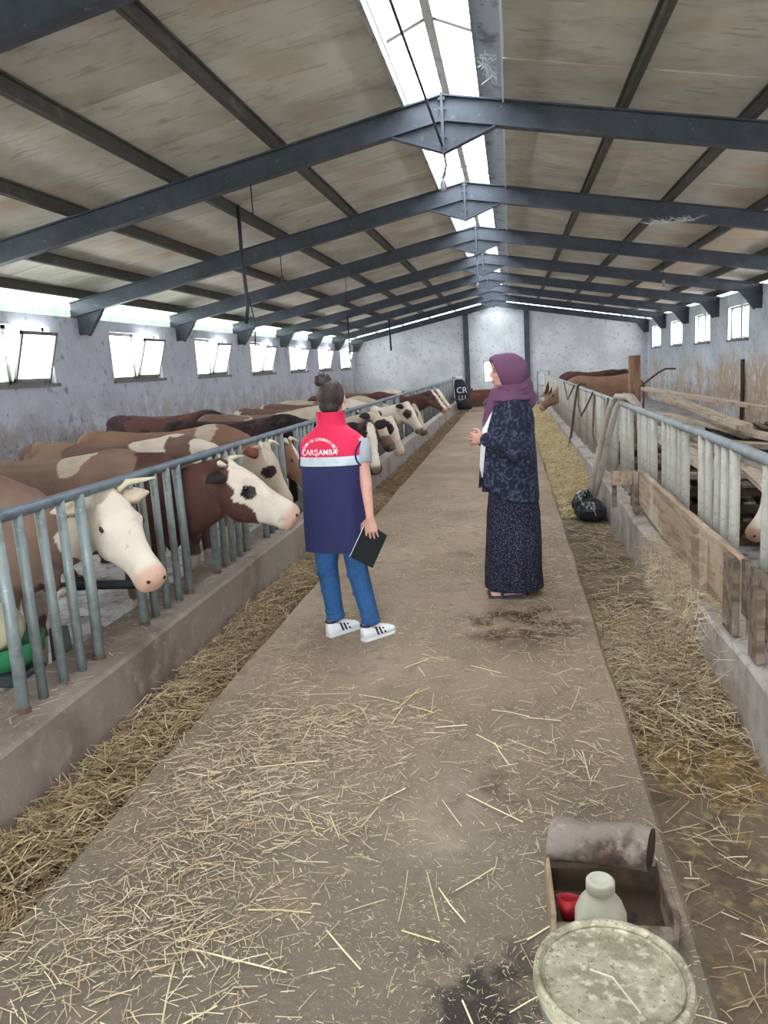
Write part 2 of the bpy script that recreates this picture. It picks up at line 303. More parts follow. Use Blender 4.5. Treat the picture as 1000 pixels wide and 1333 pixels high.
gable('wall_front', YF-.25, YF, [(-1.7, .9, -.3, 2.1)], M['wall_e'])  # unseen front wall; doorway added and sized to set the light from behind
structure('eave_sheet', MB().box(XL-.14, XL-.13, YF, YE, 2.66, 2.79), M['eave'], label='greenish translucent strip closing the gap above the left wall')
portal((-.4, YF+.02, 1.0), (R(90), 0, R(180)), 2.6, 2.2)
portal((XL+.02, 14, 2.84), (0, R(90), 0), .3, 34)
for o in bpy.data.objects:
    if o.type == 'LIGHT': pass
# windows
def window_left(i, h):
    a, b, c, d = h; e = empty('window_%d' % i, (XL, (a+b)/2, c), kind='structure'); y0, y1, zz = -.88, .88, d-c
    f = MB()
    for s in (MB,):
        f.box(-.16, -.08, y0, y1, 0, .05).box(-.16, -.08, y0, y1, zz-.05, zz).box(-.16, -.08, y0, y0+.05, 0, zz).box(-.16, -.08, y1-.05, y1, 0, zz).box(-.16, -.08, -.04, .04, 0, zz)
    f.build('window_frame', M['window_frame'], e); MB().box(-.1, .05, y0-.04, y1+.04, -.05, 0).build('window_sill', M['window_frame'], e)
    MB().box(-.135, -.125, y0+.05, -.04, .05, zz-.05).build('pane', M['pane'], e)
    # right-hand sash hinged at the bottom, tilted into the barn
    T = Matrix.Translation((-.08, 0, .04)) @ Matrix.Rotation(R(17), 4, 'Y')
    s = MB(); t = .045; hh = zz-.09
    s.box(0, .035, .05, y1-.03, 0, t, T).box(0, .035, .05, y1-.03, hh-t, hh, T).box(0, .035, .05, .05+t, 0, hh, T).box(0, .035, y1-.03-t, y1-.03, 0, hh, T)
    so = s.build('window_sash', M['window_frame'], e); MB().box(.012, .02, .05+t, y1-.03-t, t, hh-t, T).build('pane', M['pane'], so)
def window_right(i, h):
    a, b, c, d = h; e = empty('window_%d' % i, (XR, (a+b)/2, c), kind='structure'); y0, y1, zz = -.82, .82, d-c
    f = MB().box(.08, .15, y0, y1, 0, .045).box(.08, .15, y0, y1, zz-.045, zz).box(.08, .15, y0, y0+.045, 0, zz).box(.08, .15, y1-.045, y1, 0, zz).box(.03, .15, -.23, -.11, 0, zz)
    f.build('window_frame', M['window_frame'], e); MB().box(-.04, .12, y0-.03, y1+.03, -.045, 0).build('window_sill', M['window_frame'], e)
    MB().box(.11, .12, y0+.045, -.23, .045, zz-.045).build('pane', M['pane'], e); MB().box(.11, .12, -.11, y1-.045, .045, zz-.045).build('pane', M['pane'], e)
for i, h in enumerate(HL): window_left(i+1, h)
for i, h in enumerate(HR): window_right(i+10, h)
e = empty('window_19', (-.74, YE, .88), kind='structure')
MB().box(-.34, .34, .08, .14, 0, .05).box(-.34, .34, .08, .14, .79, .84).box(-.34, -.29, .08, .14, 0, .84).box(.29, .34, .08, .14, 0, .84).build('window_frame', M['window_frame'], e)
MB().box(-.29, .29, .10, .11, .05, .79).build('pane', M['pane'], e)

# roof frames
def ibeam(mb, x0, x1, y, d=.22, fl=.055):
    z0, z1 = zbeam(x0), zbeam(x1)
    def strip(za, zb, hw): mb.hexa([(x0, y-hw, z0+za), (x1, y-hw, z1+za), (x1, y+hw, z1+za), (x0, y+hw, z0+za)], [(x0, y-hw, z0+zb), (x1, y-hw, z1+zb), (x1, y+hw, z1+zb), (x0, y+hw, z0+zb)])
    strip(-d, -d+.014, fl); strip(-d, 0, .006); strip(-.014, 0, fl)
def plate(mb, pts, y, hw=.006): mb.loft([[Vector((x, y-hw, z)) for x, z in pts], [Vector((x, y+hw, z)) for x, z in pts]])
for k, y in enumerate(TY):
    e = empty('roof_truss', (XC, y, 0), kind='structure'); e_off = Vector((XC, y, 0))
    def sh(mb): mb.v = [(p[0]-XC, p[1]-y, p[2]) for p in mb.v]; return mb
    mb = MB(); ibeam(mb, XL-.1, XC, y); sh(mb).build('rafter', M['steel'], e)
    mb = MB(); ibeam(mb, XC, XR+.1, y); sh(mb).build('rafter', M['steel'], e)
    if k < 9:
        g = MB(); zb = ZR-.22
        for s in (-1, 1):
            pts = [(XC, zb+.03), (XC+s*.46, zbeam(XC+s*.46)-.215), (XC, zb-.25)]; plate(g, pts, y)
            g.hexa([(XC+s*.46, y-.05, pts[1][1]), (XC, y-.05, pts[2][1]), (XC, y+.05, pts[2][1]), (XC+s*.46, y+.05, pts[1][1])], [(XC+s*.46, y-.05, pts[1][1]-.014), (XC, y-.05, pts[2][1]-.014), (XC, y+.05, pts[2][1]-.014), (XC+s*.46, y+.05, pts[1][1]-.014)])
        sh(g).build('apex_gusset', M['steel'], e)
        sh(MB().box(XC-.012, XC+.012, y-.06, y+.06, zb-.27, ZR+.01)).build('end_plate', M['steel'], e)
        bo = MB()
        for z in (-.42, -.33, -.2, -.1, -.02): bo.box(XC-.03, XC+.03, y-.05, y-.035, ZR+z-.012-.02, ZR+z+.012-.02)
        sh(bo).build('bolt_row', M['steel'], e)
    for s, xw in ((1, XL), (-1, XR)):
        b_ = MB(); zz = zbeam(xw)-.21; zi = zbeam(xw+s*.42)-.21
        plate(b_, [(xw-.02*s, zz), (xw+s*.42, zi), (xw-.02*s+.16*s, zz-.28), (xw-.02*s, zz-.28)], y); plate(b_, [(xw+s*.42, zi), (xw+s*.44, zi), (xw+.16*s, zz-.30), (xw+.14*s, zz-.28)], y, .045)
        sh(b_).build('haunch', M['steel'], e)
# purlins
PO = [1.55, 2.58, 3.66, 4.75, 5.62]
for s in (-1, 1):
    for o_ in PO:
        x = XC+s*o_; z = zbeam(x); n = 'purlin'
        structure(n, MB().box(x-.03, x+.03, YF-.3, YE+.3, z+.004, z+.02).box(x-.004, x+.004, YF-.3, YE+.3, z, z+.13).box(x-.03, x+.03, YF-.3, YE+.3, z+.115, z+.13), M['purlin'])
structure('purlin', MB().box(-.895, -.86, YF-.3, YE+.3, zbeam(-.88), zbeam(-.88)+.15), M['timber_pale'], label='pale edge strip left of the ridge skylight')
structure('purlin', MB().box(-.005, .012, YF-.3, YE+.3, zbeam(0)-.02, zbeam(0)+.14), M['sole'], label='white edge strip right of the ridge skylight')
# ceiling boards: one part per board
ce = empty('ceiling', (0, 0, 0), kind='structure')
bw = 3.4/3; yb = TY[0]-bw*3.5; boards = []
ny = int((YE+.45-yb)/bw)+1
def board_mesh(x0, x1):
    nx = 6; lo = []; hi = []
    mb = MB(); rings = []
    for i in range(nx+1):
        x = x0+(x1-x0)*i/nx; z = zbeam(x)+.14
        rings.append([Vector((x, -bw/2+.008, z+.004)), Vector((x, -bw/2+.012, z)), Vector((x, bw/2-.012, z)), Vector((x, bw/2-.008, z+.004)), Vector((x, bw/2-.008, z+.05)), Vector((x, -bw/2+.008, z+.05))])
    return mb.loft(rings).mesh('roof_board')
meL = board_mesh(XL-.42, -.875); meR = board_mesh(.012, XR+.5)
for me in (meL, meR): me.materials.append(M['panel'])
for i in range(ny):
    for me in (meL, meR):
        o = bpy.data.objects.new('roof_board', me); COL.objects.link(o); o.parent = ce; o.location = (0, yb+bw*(i+.5), random.uniform(-.004, .004))
structure('roof_cover', MB().hexa([(XL-.42, YF-.3, zbeam(XL-.42)+.192), (-.9, YF-.3, zbeam(-.9)+.192), (-.9, YE+.4, zbeam(-.9)+.192), (XL-.42, YE+.4, zbeam(XL-.42)+.192)], [(XL-.42, YF-.3, zbeam(XL-.42)+.23), (-.9, YF-.3, zbeam(-.9)+.23), (-.9, YE+.4, zbeam(-.9)+.23), (XL-.42, YE+.4, zbeam(XL-.42)+.23)]).hexa([(.02, YF-.3, zbeam(.02)+.192), (XR+.6, YF-.3, zbeam(XR+.6)+.192), (XR+.6, YE+.4, zbeam(XR+.6)+.192), (.02, YE+.4, zbeam(.02)+.192)], [(.02, YF-.3, zbeam(.02)+.23), (XR+.6, YF-.3, zbeam(XR+.6)+.23), (XR+.6, YE+.4, zbeam(XR+.6)+.23), (.02, YE+.4, zbeam(.02)+.23)]), M['tar'], label='outer sheeting over the ceiling boards')
# ridge lantern
rl = empty('ridge_skylight', (XC, 0, 0), kind='structure')
zl0 = 4.13; zl1 = 4.27
structure('ridge_sheet', MB().hexa([(-.2, YF-.3, 4.075), (0, YF-.3, 4.03), (0, YE+.4, 4.03), (-.2, YE+.4, 4.075)], [(-.2, YF-.3, 4.09), (0, YF-.3, 4.045), (0, YE+.4, 4.045), (-.2, YE+.4, 4.09)]).box(-.215, -.2, YF-.3, YE+.4, 4.07, 4.2), M['ridge_sheet'], label='grey metal strip right of the ridge skylight')
for i in range(int(34.6/1.13)):
    y0 = YF-.2+i*1.13+.5; y1 = y0+1.13
    for (xa, za, xb, zb) in ((-.87, zl0, XC, zl1), (XC, zl1, -.2, zl0)):
        mb = MB().hexa([(xa-XC, y0+.01, za), (xb-XC, y0+.01, zb), (xb-XC, y1-.01, zb), (xa-XC, y1-.01, za)], [(xa-XC, y0+.01, za+.01), (xb-XC, y0+.01, zb+.01), (xb-XC, y1-.01, zb+.01), (xa-XC, y1-.01, za+.01)])
        mb.build('translucent_sheet', M['skypane'], rl)
        if i % 2 == 0:
            mb = MB().hexa([(xa-XC, y0-.03, za-.05), (xb-XC, y0-.03, zb-.05), (xb-XC, y0+.03, zb-.05), (xa-XC, y0+.03, za-.05)], [(xa-XC, y0-.03, za-.004), (xb-XC, y0-.03, zb-.004), (xb-XC, y0+.03, zb-.004), (xa-XC, y0+.03, za-.004)])
            mb.build('cross_rafter', M['timber_pale'], rl)
MB().box(-.035, .035, YF-.3, YE+.4, zl1-.075, zl1-.005).build('ridge_board', M['timber_pale'], rl)
MB().box(-.345, -.325, YF-.3, YE+.4, zl0-.11, zl0).build('side_board', M['timber_pale'], rl)
# end wall columns
for x in (-1.71, .65):
    mb = MB().box(x-.10, x+.10, YE-.16, YE-.145, -.1, zbeam(x)-.2).box(x-.008, x+.008, YE-.15, YE-.01, -.1, zbeam(x)-.2).box(x-.10, x+.10, YE-.02, YE-.005, -.1, zbeam(x)-.2)
    structure('steel_column', mb, M['steel'], label='dark steel column at the end wall')
# boarding at walkway end
eb = empty('board_barrier', (-.6, 29.9, 0), kind='thing', label='low reddish wooden barrier closing the far end of the walkway', cat='barrier')
for i in range(4): MB().box(-.95, .75, -.02, .02, -.02+i*.17, .14+i*.17, j=.006).build('plank', M['brownwall'], eb)
for x in (-.9, .7): MB().box(x-.03, x+.03, .02, .08, -.1, .72).build('post', M['wood_dk'], eb)

# ================================================================== FENCES
def fence(name, x, y0, y1, per, ph, step, mtop, mp, label, z0=.25, lower=False):
    e = empty(name, (x, y0, 0), label=label, cat='fence')
    L = y1-y0; r = MB(); n = int(L/.5)
    path = [(0, L*i/n, 1.135+.006*mnoise.noise(Vector((i*.7, x, 0)))) for i in range(n+1)]
    MB().tube(path, .028, 10, up=(0, 0, 1), r2=.028).build('top_rail', mtop, e, True)
    if lower: MB().tube([(.06, p[1], p[2]-.075) for p in path], .018, 8, up=(0, 0, 1)).build('lower_rail', mp, e, True)
    hm = [MB().tube([(0, 0, z0), (0, 0, .7), (0, 0, 1.13)], .0235, 9).mesh('picket'), MB().tube([(0, 0, z0), (.004, .004, .7), (0, 0, 1.13)], .028, 9).mesh('picket')]
    for m_ in hm: m_.materials.append(mp); m_.polygons.foreach_set('use_smooth', [True]*len(m_.polygons))
    foot = MB().lathe([(.034, z0-.005), (.033, z0+.02), (.026, z0+.05), (.024, z0+.06)], n=9).mesh('foot'); foot.materials.append(M['rust'])
    g = ph
    while g > y0+.3: g -= per
    g += per
    cnt = 0
    while g < y1-.1:
        for j in range(5):
            y = g+j*step
            if y > y1-.05 or y < y0+.02: continue
            o = bpy.data.objects.new('picket', hm[1 if j in (0, 4) else 0]); COL.objects.link(o); o.parent = e; o.location = (random.uniform(-.004, .004), y-y0+random.uniform(-.008, .008), 0); o.rotation_euler = (0, random.uniform(-.006, .006), 0); cnt += 1
            if y < 9 and j in (0, 4):
                o2 = bpy.data.objects.new('foot', foot); COL.objects.link(o2); o2.parent = e; o2.location = o.location
        g += per
    return e
fence('rail_fence', -2.15, 1.6, 28.9, 1.155, 2.84, .158, M['galv_b'], M['galv'], 'long galvanised pipe fence along the left row of cows')
fence('rail_fence', 1.15, 2.6, 27.9, 1.19, 4.29, .165, M['rail_r'], M['galv_r'], 'long dusty pipe fence along the right pen', lower=True)
pn = empty('stall_rail', (-2.6, 4.2, 0), label='dark horizontal stall pipe low behind the nearest left pickets', cat='rail')
MB().tube([(-.42, -.04, .45), (0, .1, .43), (.25, .17, .41)], .03, 10).build('pipe', M['dark'], pn, True)
MB().tube([(.25, .17, .2), (.25, .17, .5)], .022, 8).build('upright', M['dark'], pn, True)
ge = empty('pipe_gate', (.95, 29.2, 0), label='light grey pipe gate frame at the far end by the right fence', cat='gate')
MB().tube([(0, 0, -.1), (0, 0, 1.22), (.42, 0, 1.22), (.42, 0, -.1)], .025, 8).build('frame', M['galv'], ge)
for z in (.3, .7): MB().tube([(0, 0, z), (.42, 0, z)], .018, 6).build('bar', M['galv'], ge)
ge = empty('gate_bar', (-2.1, 28.9, 0), label='thin pipe bar linking the left fence end to the dark column', cat='bar')
MB().tube([(-.05, 0, .2), (-.05, 0, 1.19)], .03, 8).tube([(-.05, 0, 1.16), (.1, 1, 1.16), (.35, 2.1, 1.18)], .02, 6).build('pipe', M['dark'], ge, True)

# ================================================================== CATTLE
def rgb(h): return np.array(srgb(h)[:3], np.float32)
CW = dict(brown='80655a', red='553732', dkbrown='37252a', tan='907564', white='d6c8ba', cream='bfae9c', black='1c181b', orange='8f6d5a', mid='725850')
def sup(c, ry, rz, n=20, M_=None, e=1.0):
    out = []
    for k in range(n):
        a = 2*math.pi*k/n; ca, sa = math.cos(a), math.sin(a)
        out.append((0, math.copysign(abs(ca)**e, ca)*ry, math.copysign(abs(sa)**e, sa)*rz))
    return out
def cow(label, y, xw, poll, muz, base, patches=(), hpatches=(), voxel=.02, yaw=0, horns=.13, root_z=-.1, side=1, group='cattle in the left row', scale=1.0, ear='brown', roll=0, belly=None, muzzle='cream', legs=True, dip=-.07, girth=1.0, bulk=1.0):
    """xw: world x of the withers, animal faces +x (side 1) or -x (side -1); poll, muz in own frame (x forward, y left, z up)."""
    mb = MB(); P = Vector(poll); Q = Vector(muz); D = (Q-P).normalized(); hl = (Q-P).length
    # trunk
    sec = [(-1.50, .98, .07, .12), (-1.46, 1.0, .15, .22), (-1.34, 1.0, .225, .28), (-1.15, .98, .255, .33), (-.85, .93, .285, .345), (-.5, .91, .30, .36), (-.2, .95, .27, .355), (.05, .96, .225, .36), (.22, .95, .165, .30), (.31, .96, .09, .20)]
    mb.loft([[Vector((x, p[1], cz+p[2])) for p in sup(0, ry, rz, e=.88)] for x, cz, ry, rz in sec])
    mb.ell((-1.3, 0, 1.2), (.2, .19, .12)); mb.ell((-.05, 0, 1.2), (.25, .1, .13))  # hips, withers
    # neck
    Nb = Vector((.06, 0, 1.0)); mid = Nb.lerp(P, .5)+Vector((0, 0, dip))
    pb = P-Vector((0, 0, .09))+D*.0
    path = [Nb, Nb.lerp(mid, .55), mid-Vector((0, 0, .05)), mid.lerp(pb, .6)-Vector((0, 0, .02)), pb]
    mb.tube(path, [.19, .16, .13, .115, .10*girth], 16, r2=[.30, .23*bulk, .185*bulk, .15*bulk, .125*girth], up=(0, 0, 1))
    mb.tube([Vector((.25, 0, .72)), Nb.lerp(mid, .8)-Vector((0, 0, .22)), pb-Vector((0, 0, .1))], [.07, .035, .03], 10, r2=[.12*bulk, .07*bulk, .05*bulk], up=(0, 0, 1))
    # head frame
    side_v = Vector((0, 0, 1)).cross(D); side_v = side_v.normalized() if side_v.length > .05 else Vector((0, 1, 0))
    if roll: side_v = Matrix.Rotation(roll, 3, D) @ side_v
    U = D.cross(side_v).normalized()   # face normal side (forehead)
    HM = Matrix(((D.x, side_v.x, U.x, P.x), (D.y, side_v.y, U.y, P.y), (D.z, side_v.z, U.z, P.z), (0, 0, 0, 1)))
    s = hl/.52
    hs = [(-.035, -.08, .05, .05), (-.01, -.085, .09, .085), (.06, -.10, .108, .112), (.14, -.115, .118, .125), (.21, -.12, .104, .122), (.29, -.11, .080, .10), (.37, -.095, .068, .082), (.43, -.088, .071, .076), (.485, -.088, .078, .071), (.52, -.092, .066, .056), (.535, -.095, .035, .03)]
    mb.loft([[HM @ (Vector((x, p[1]*(1+(girth-1)*.6), z*girth+p[2]*girth))*s) for p in sup(0, ry, rz, n=18, e=.85)] for x, z, ry, rz in hs])
    for sg in (-1, 1):
        mb.ell(HM @ (Vector((.155, .088*sg, -.045))*s), (.045*s, .03*s, .03*s), 10, 6, M=HM.to_3x3())
        mb.ell(HM @ (Vector((.19, .07*sg, -.16))*s), (.1*s, .045*s, .08*s), 10, 6, M=HM.to_3x3())
    mb.ell(HM @ (Vector((.455, 0, -.155))*s), (.07*s, .05*s, .028*s), 10, 6, M=HM.to_3x3())
    mb.ell(HM @ (Vector((-.01, 0, -.02))*s), (.06*s, .06*s, .045*s), 10, 6, M=HM.to_3x3())
    # legs
    if legs:
        for sg in (-1, 1):
            mb.tube([(.08, .15*sg, .82), (.10, .15*sg, .62), (.06, .15*sg, .40), (.07, .15*sg, .36), (.06, .15*sg, .14), (.09, .15*sg, .07), (.11, .15*sg, .0)], [.10, .085, .052, .055, .038, .048, .055], 12, r2=[.15, .10, .058, .058, .04, .05, .06])
            mb.tube([(-1.22, .17*sg, .95), (-1.1, .18*sg, .72), (-1.28, .18*sg, .50), (-1.36, .18*sg, .44), (-1.32, .18*sg, .16), (-1.28, .18*sg, .07), (-1.25, .18*sg, 0)], [.12, .10, .06, .055, .04, .048, .055], 12, r2=[.20, .15, .085, .06, .042, .05, .06])
        mb.ell((-1.0, 0, .62), (.2, .13, .1))
    me = fuse(mb, voxel, 2)
    HI = HM.inverted(); seed = random.random()*50
    def col(co):
        n = len(co); c = np.tile(rgb(CW[base]), (n, 1)); 
        nz = np.array([mnoise.noise(Vector((float(p[0])*4+seed, float(p[1])*4, float(p[2])*4))) for p in co], np.float32)
        nf = np.array([mnoise.noise(Vector((float(p[0])*13+seed, float(p[1])*13, float(p[2])*13))) for p in co], np.float32)
        c *= (1+.22*nz+.1*nf)[:, None]
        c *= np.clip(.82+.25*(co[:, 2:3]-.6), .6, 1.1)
        H = np.array(HI); hc = co @ H[:3, :3].T+H[:3, 3]; hc = hc/s
        def put(arr, pt, k):
            ce, ra, cn = pt; d = np.sqrt((((arr-np.array(ce))/np.array(ra))**2).sum(1))+.35*nz+.12*nf
            c[d < 1] = rgb(CW[cn])*(1+.08*nf[d < 1])[:, None]
        if belly: put(co, ((-.6, 0, .5), (.9, .4, .2), belly), 0)
        for sg in (-1, 1):
            put(co, ((.07, .15*sg, .15), (.16, .12, .2), 'white'), 0)
        for pt in patches: put(co, pt, 0)
        for pt in hpatches: put(hc, pt, 1)
        m = np.clip((1.25-np.sqrt((((hc-np.array((.52, 0, -.09)))/np.array((.075, .12, .1)))**2).sum(1)))*2.2, 0, .8)[:, None]; c = c*(1-m)+rgb({'cream': 'c79a86', 'dark': '3a2a28'}[muzzle])*m
        return c
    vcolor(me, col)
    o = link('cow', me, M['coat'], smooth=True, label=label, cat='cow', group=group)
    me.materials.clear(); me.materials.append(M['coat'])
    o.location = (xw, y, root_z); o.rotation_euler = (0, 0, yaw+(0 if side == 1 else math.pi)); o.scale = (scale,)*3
    HR = HM.to_3x3()
    for sg in (-1, 1):
        # ear: a folded leaf
        er = MB(); L_ = .19*s; rings = []
        for i in range(8):
            t = i/7; wd = .052*s*math.sin(math.pi*(.12+.86*t)**.8)+.004; cx = t*L_
            rings.append([HM @ (Vector((.0-.03*t, sg*(.085+cx/s), -.06-.035*t*t))*s+Vector((wd*math.cos(a), 0, .3*wd*math.sin(a)-(.25*wd if abs(math.cos(a)) > .8 else 0)))) for a in [2*math.pi*k/8 for k in range(8)]])
        er.loft(rings); m_ = M['ear_'+ear]; er.build('ear', m_, o, True)
        if horns:
            p0 = Vector((-.03, .06*sg, -.02))*s; h = horns
            pts = [HM @ (p0+Vector(q)) for q in ((.0, 0, 0), (-.02, .35*h*sg, .02), (-.0, .75*h*sg, .12*h+.02), (.04, h*sg, .5*h))]
            MB().tube(pts, [.024, .021, .015, .004], 8).build('horn', M['horn'], o, True)
        MB().ell(HM @ (Vector((.165, .112*sg, -.052))*s), (.02*s, .011*s, .016*s), 10, 6, M=HR).build('eye', M['eye'], o, True)
        MB().ell(HM @ (Vector((.515, .042*sg, -.062))*s), (.014*s, .013*s, .012*s), 8, 6, M=HR).build('nostril', M['nostril'], o, True)
        if legs and voxel < .03:
            for (x, yy) in ((.11, .15), (-1.25, .18)): MB().loft([[Vector((x+r*math.cos(a)*1.15, yy*sg+r*math.sin(a), z)) for a in [2*math.pi*k/10 for k in range(10)]] for r, z in ((.066, 0), (.052, .07))]).build('hoof', M['hoof'], o)
    MB().tube([(-1.49, 0, 1.12), (-1.57, 0, 1.0), (-1.57, 0, .7), (-1.55, .02, .45), (-1.56, .02, .3)], [.03, .025, .016, .03, .008], 8).build('tail', M['ear_'+('brown' if base in ('brown', 'tan', 'orange', 'red', 'mid') else 'dark')], o, True)
    return o
M['ear_brown'] = mat('brown_ear', '7d4a38', .85, [(14, '5e362b', .5, .7)], bump=(60, .3))
M['ear_white'] = mat('pale_ear', 'd9c4b0', .85, [(14, 'b59a86', .5, .7)], bump=(60, .3))
M['ear_dark'] = mat('dark_ear', '2a2022', .85, bump=(60, .3))
WF = [((.30, 0, -.08), (.42, .3, .3), 'white')]
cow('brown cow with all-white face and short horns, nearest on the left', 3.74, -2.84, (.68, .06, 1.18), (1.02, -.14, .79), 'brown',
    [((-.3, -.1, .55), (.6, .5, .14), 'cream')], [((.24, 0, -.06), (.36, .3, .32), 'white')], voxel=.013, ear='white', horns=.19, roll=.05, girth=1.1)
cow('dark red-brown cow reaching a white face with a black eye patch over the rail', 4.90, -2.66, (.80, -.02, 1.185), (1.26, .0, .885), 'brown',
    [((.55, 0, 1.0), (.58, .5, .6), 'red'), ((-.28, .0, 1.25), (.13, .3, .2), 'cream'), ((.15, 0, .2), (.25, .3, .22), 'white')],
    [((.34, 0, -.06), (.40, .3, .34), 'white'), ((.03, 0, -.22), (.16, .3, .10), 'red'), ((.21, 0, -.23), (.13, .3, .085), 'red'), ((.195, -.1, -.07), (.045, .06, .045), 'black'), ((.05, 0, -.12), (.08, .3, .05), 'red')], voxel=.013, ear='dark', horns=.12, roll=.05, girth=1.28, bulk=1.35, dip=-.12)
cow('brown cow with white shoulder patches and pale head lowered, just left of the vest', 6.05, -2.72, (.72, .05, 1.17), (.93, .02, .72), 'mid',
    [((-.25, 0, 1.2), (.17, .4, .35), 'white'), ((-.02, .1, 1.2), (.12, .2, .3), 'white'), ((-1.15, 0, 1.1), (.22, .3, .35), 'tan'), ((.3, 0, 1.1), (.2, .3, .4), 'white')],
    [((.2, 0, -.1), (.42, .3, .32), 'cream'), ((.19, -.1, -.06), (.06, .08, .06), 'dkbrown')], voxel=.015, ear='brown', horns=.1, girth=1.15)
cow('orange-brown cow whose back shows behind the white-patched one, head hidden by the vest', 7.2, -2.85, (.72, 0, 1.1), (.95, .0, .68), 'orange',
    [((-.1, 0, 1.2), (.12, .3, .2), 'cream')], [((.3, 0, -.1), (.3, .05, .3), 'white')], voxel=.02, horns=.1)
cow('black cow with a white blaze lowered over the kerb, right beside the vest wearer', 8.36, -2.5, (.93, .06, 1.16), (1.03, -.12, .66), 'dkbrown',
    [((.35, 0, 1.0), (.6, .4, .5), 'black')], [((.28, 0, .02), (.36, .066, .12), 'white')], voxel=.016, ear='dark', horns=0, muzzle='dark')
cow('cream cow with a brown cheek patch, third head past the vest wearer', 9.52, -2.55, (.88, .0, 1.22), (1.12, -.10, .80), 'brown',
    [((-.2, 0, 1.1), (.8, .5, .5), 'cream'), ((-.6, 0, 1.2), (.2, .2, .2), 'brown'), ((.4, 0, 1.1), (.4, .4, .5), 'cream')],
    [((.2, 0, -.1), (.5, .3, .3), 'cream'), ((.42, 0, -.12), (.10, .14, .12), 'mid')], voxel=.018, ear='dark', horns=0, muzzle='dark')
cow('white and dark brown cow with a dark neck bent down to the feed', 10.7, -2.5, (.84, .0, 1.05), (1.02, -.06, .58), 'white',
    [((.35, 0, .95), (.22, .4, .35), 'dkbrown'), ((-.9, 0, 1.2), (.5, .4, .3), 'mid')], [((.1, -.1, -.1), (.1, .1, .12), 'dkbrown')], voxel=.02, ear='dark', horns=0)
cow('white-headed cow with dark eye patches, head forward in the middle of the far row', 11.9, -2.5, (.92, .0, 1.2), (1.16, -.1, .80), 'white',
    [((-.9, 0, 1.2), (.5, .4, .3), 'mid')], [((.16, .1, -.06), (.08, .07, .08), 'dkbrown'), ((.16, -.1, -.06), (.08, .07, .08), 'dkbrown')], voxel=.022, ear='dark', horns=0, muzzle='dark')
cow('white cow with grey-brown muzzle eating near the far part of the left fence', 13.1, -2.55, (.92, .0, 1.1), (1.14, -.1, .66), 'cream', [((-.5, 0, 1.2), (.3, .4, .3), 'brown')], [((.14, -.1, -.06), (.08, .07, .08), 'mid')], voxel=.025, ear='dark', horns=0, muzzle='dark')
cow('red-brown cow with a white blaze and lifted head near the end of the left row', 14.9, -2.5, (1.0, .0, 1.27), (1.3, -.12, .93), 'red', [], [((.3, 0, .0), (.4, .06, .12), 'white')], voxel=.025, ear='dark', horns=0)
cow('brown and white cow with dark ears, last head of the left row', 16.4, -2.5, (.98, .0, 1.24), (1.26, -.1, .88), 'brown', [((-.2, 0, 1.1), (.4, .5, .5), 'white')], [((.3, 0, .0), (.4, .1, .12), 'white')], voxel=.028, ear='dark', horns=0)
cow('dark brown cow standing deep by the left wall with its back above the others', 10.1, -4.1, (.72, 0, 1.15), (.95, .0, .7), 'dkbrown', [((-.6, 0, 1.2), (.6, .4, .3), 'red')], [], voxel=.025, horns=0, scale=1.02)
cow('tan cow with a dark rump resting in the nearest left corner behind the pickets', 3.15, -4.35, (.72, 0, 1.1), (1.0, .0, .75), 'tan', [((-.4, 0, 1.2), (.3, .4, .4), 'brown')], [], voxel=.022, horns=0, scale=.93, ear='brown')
# right pen
RG = 'cattle in the right pen'
cow('orange cow showing its back above the far right fence beside the timber post', 19.5, 1.60, (.5, 0, 1.05), (1.0, 0, .65), 'orange', [((-1.4, 0, .9), (.12, .4, .5), 'cream')], [], voxel=.025, side=-1, group=RG, horns=0, scale=.98)
cow('dark red cow standing behind the orange one at the end of the right pen', 22.4, 1.75, (.52, 0, 1.1), (.8, 0, .7), 'red', [((-1.0, 0, 1.2), (.3, .4, .2), 'dkbrown')], [], voxel=.03, side=-1, group=RG, horns=0, scale=1.02)
cow('reddish cow with its head over the far right kerb eating yellow feed', 24.6, 1.75, (.62, 0, 1.1), (.85, 0, .68), 'red', [], [((.3, 0, .0), (.4, .07, .12), 'cream')], voxel=.03, side=-1, group=RG, horns=0)
cow('brown calf with a pale horned head behind the nearest right pickets', 5.6, 2.38, (.80, .0, 1.12), (1.16, .24, .72), 'brown', [((.3, 0, 1.0), (.3, .3, .2), 'cream')], [((.28, 0, .02), (.34, .12, .1), 'white')], voxel=.018, side=-1, group=RG, horns=.16, scale=.72, ear='white')

# ================================================================== PEOPLE
def ring(cx, cy, a, b, z, n=40, e=.9, rot=0, wob=0, ph=0, fold=0, nf=0):
    out = []
    for k in range(n):
        t = 2*math.pi*k/n; c, s = math.cos(t), math.sin(t); x = math.copysign(abs(c)**e, c)*a; y = math.copysign(abs(s)**e, s)*b
        q = 1+wob*mnoise.noise(Vector((c*2+ph, s*2, z*6)))+fold*math.sin(nf*t+ph+z*1.5)
        x *= q; y *= q; out.append(Vector((cx+x*math.cos(rot)-y*math.sin(rot), cy+x*math.sin(rot)+y*math.cos(rot), z)))
    return out
def lerp_rings(spec, z):
    for (a, b) in zip(spec[:-1], spec[1:]):
        if a[0] <= z <= b[0] or a is spec[-2]:
            t = (z-a[0])/(b[0]-a[0]); t = t*t*(3-2*t) if 0 < t < 1 else t; return [p+(q-p)*t for p, q in zip(a[1:], b[1:])]
    return spec[0][1:]
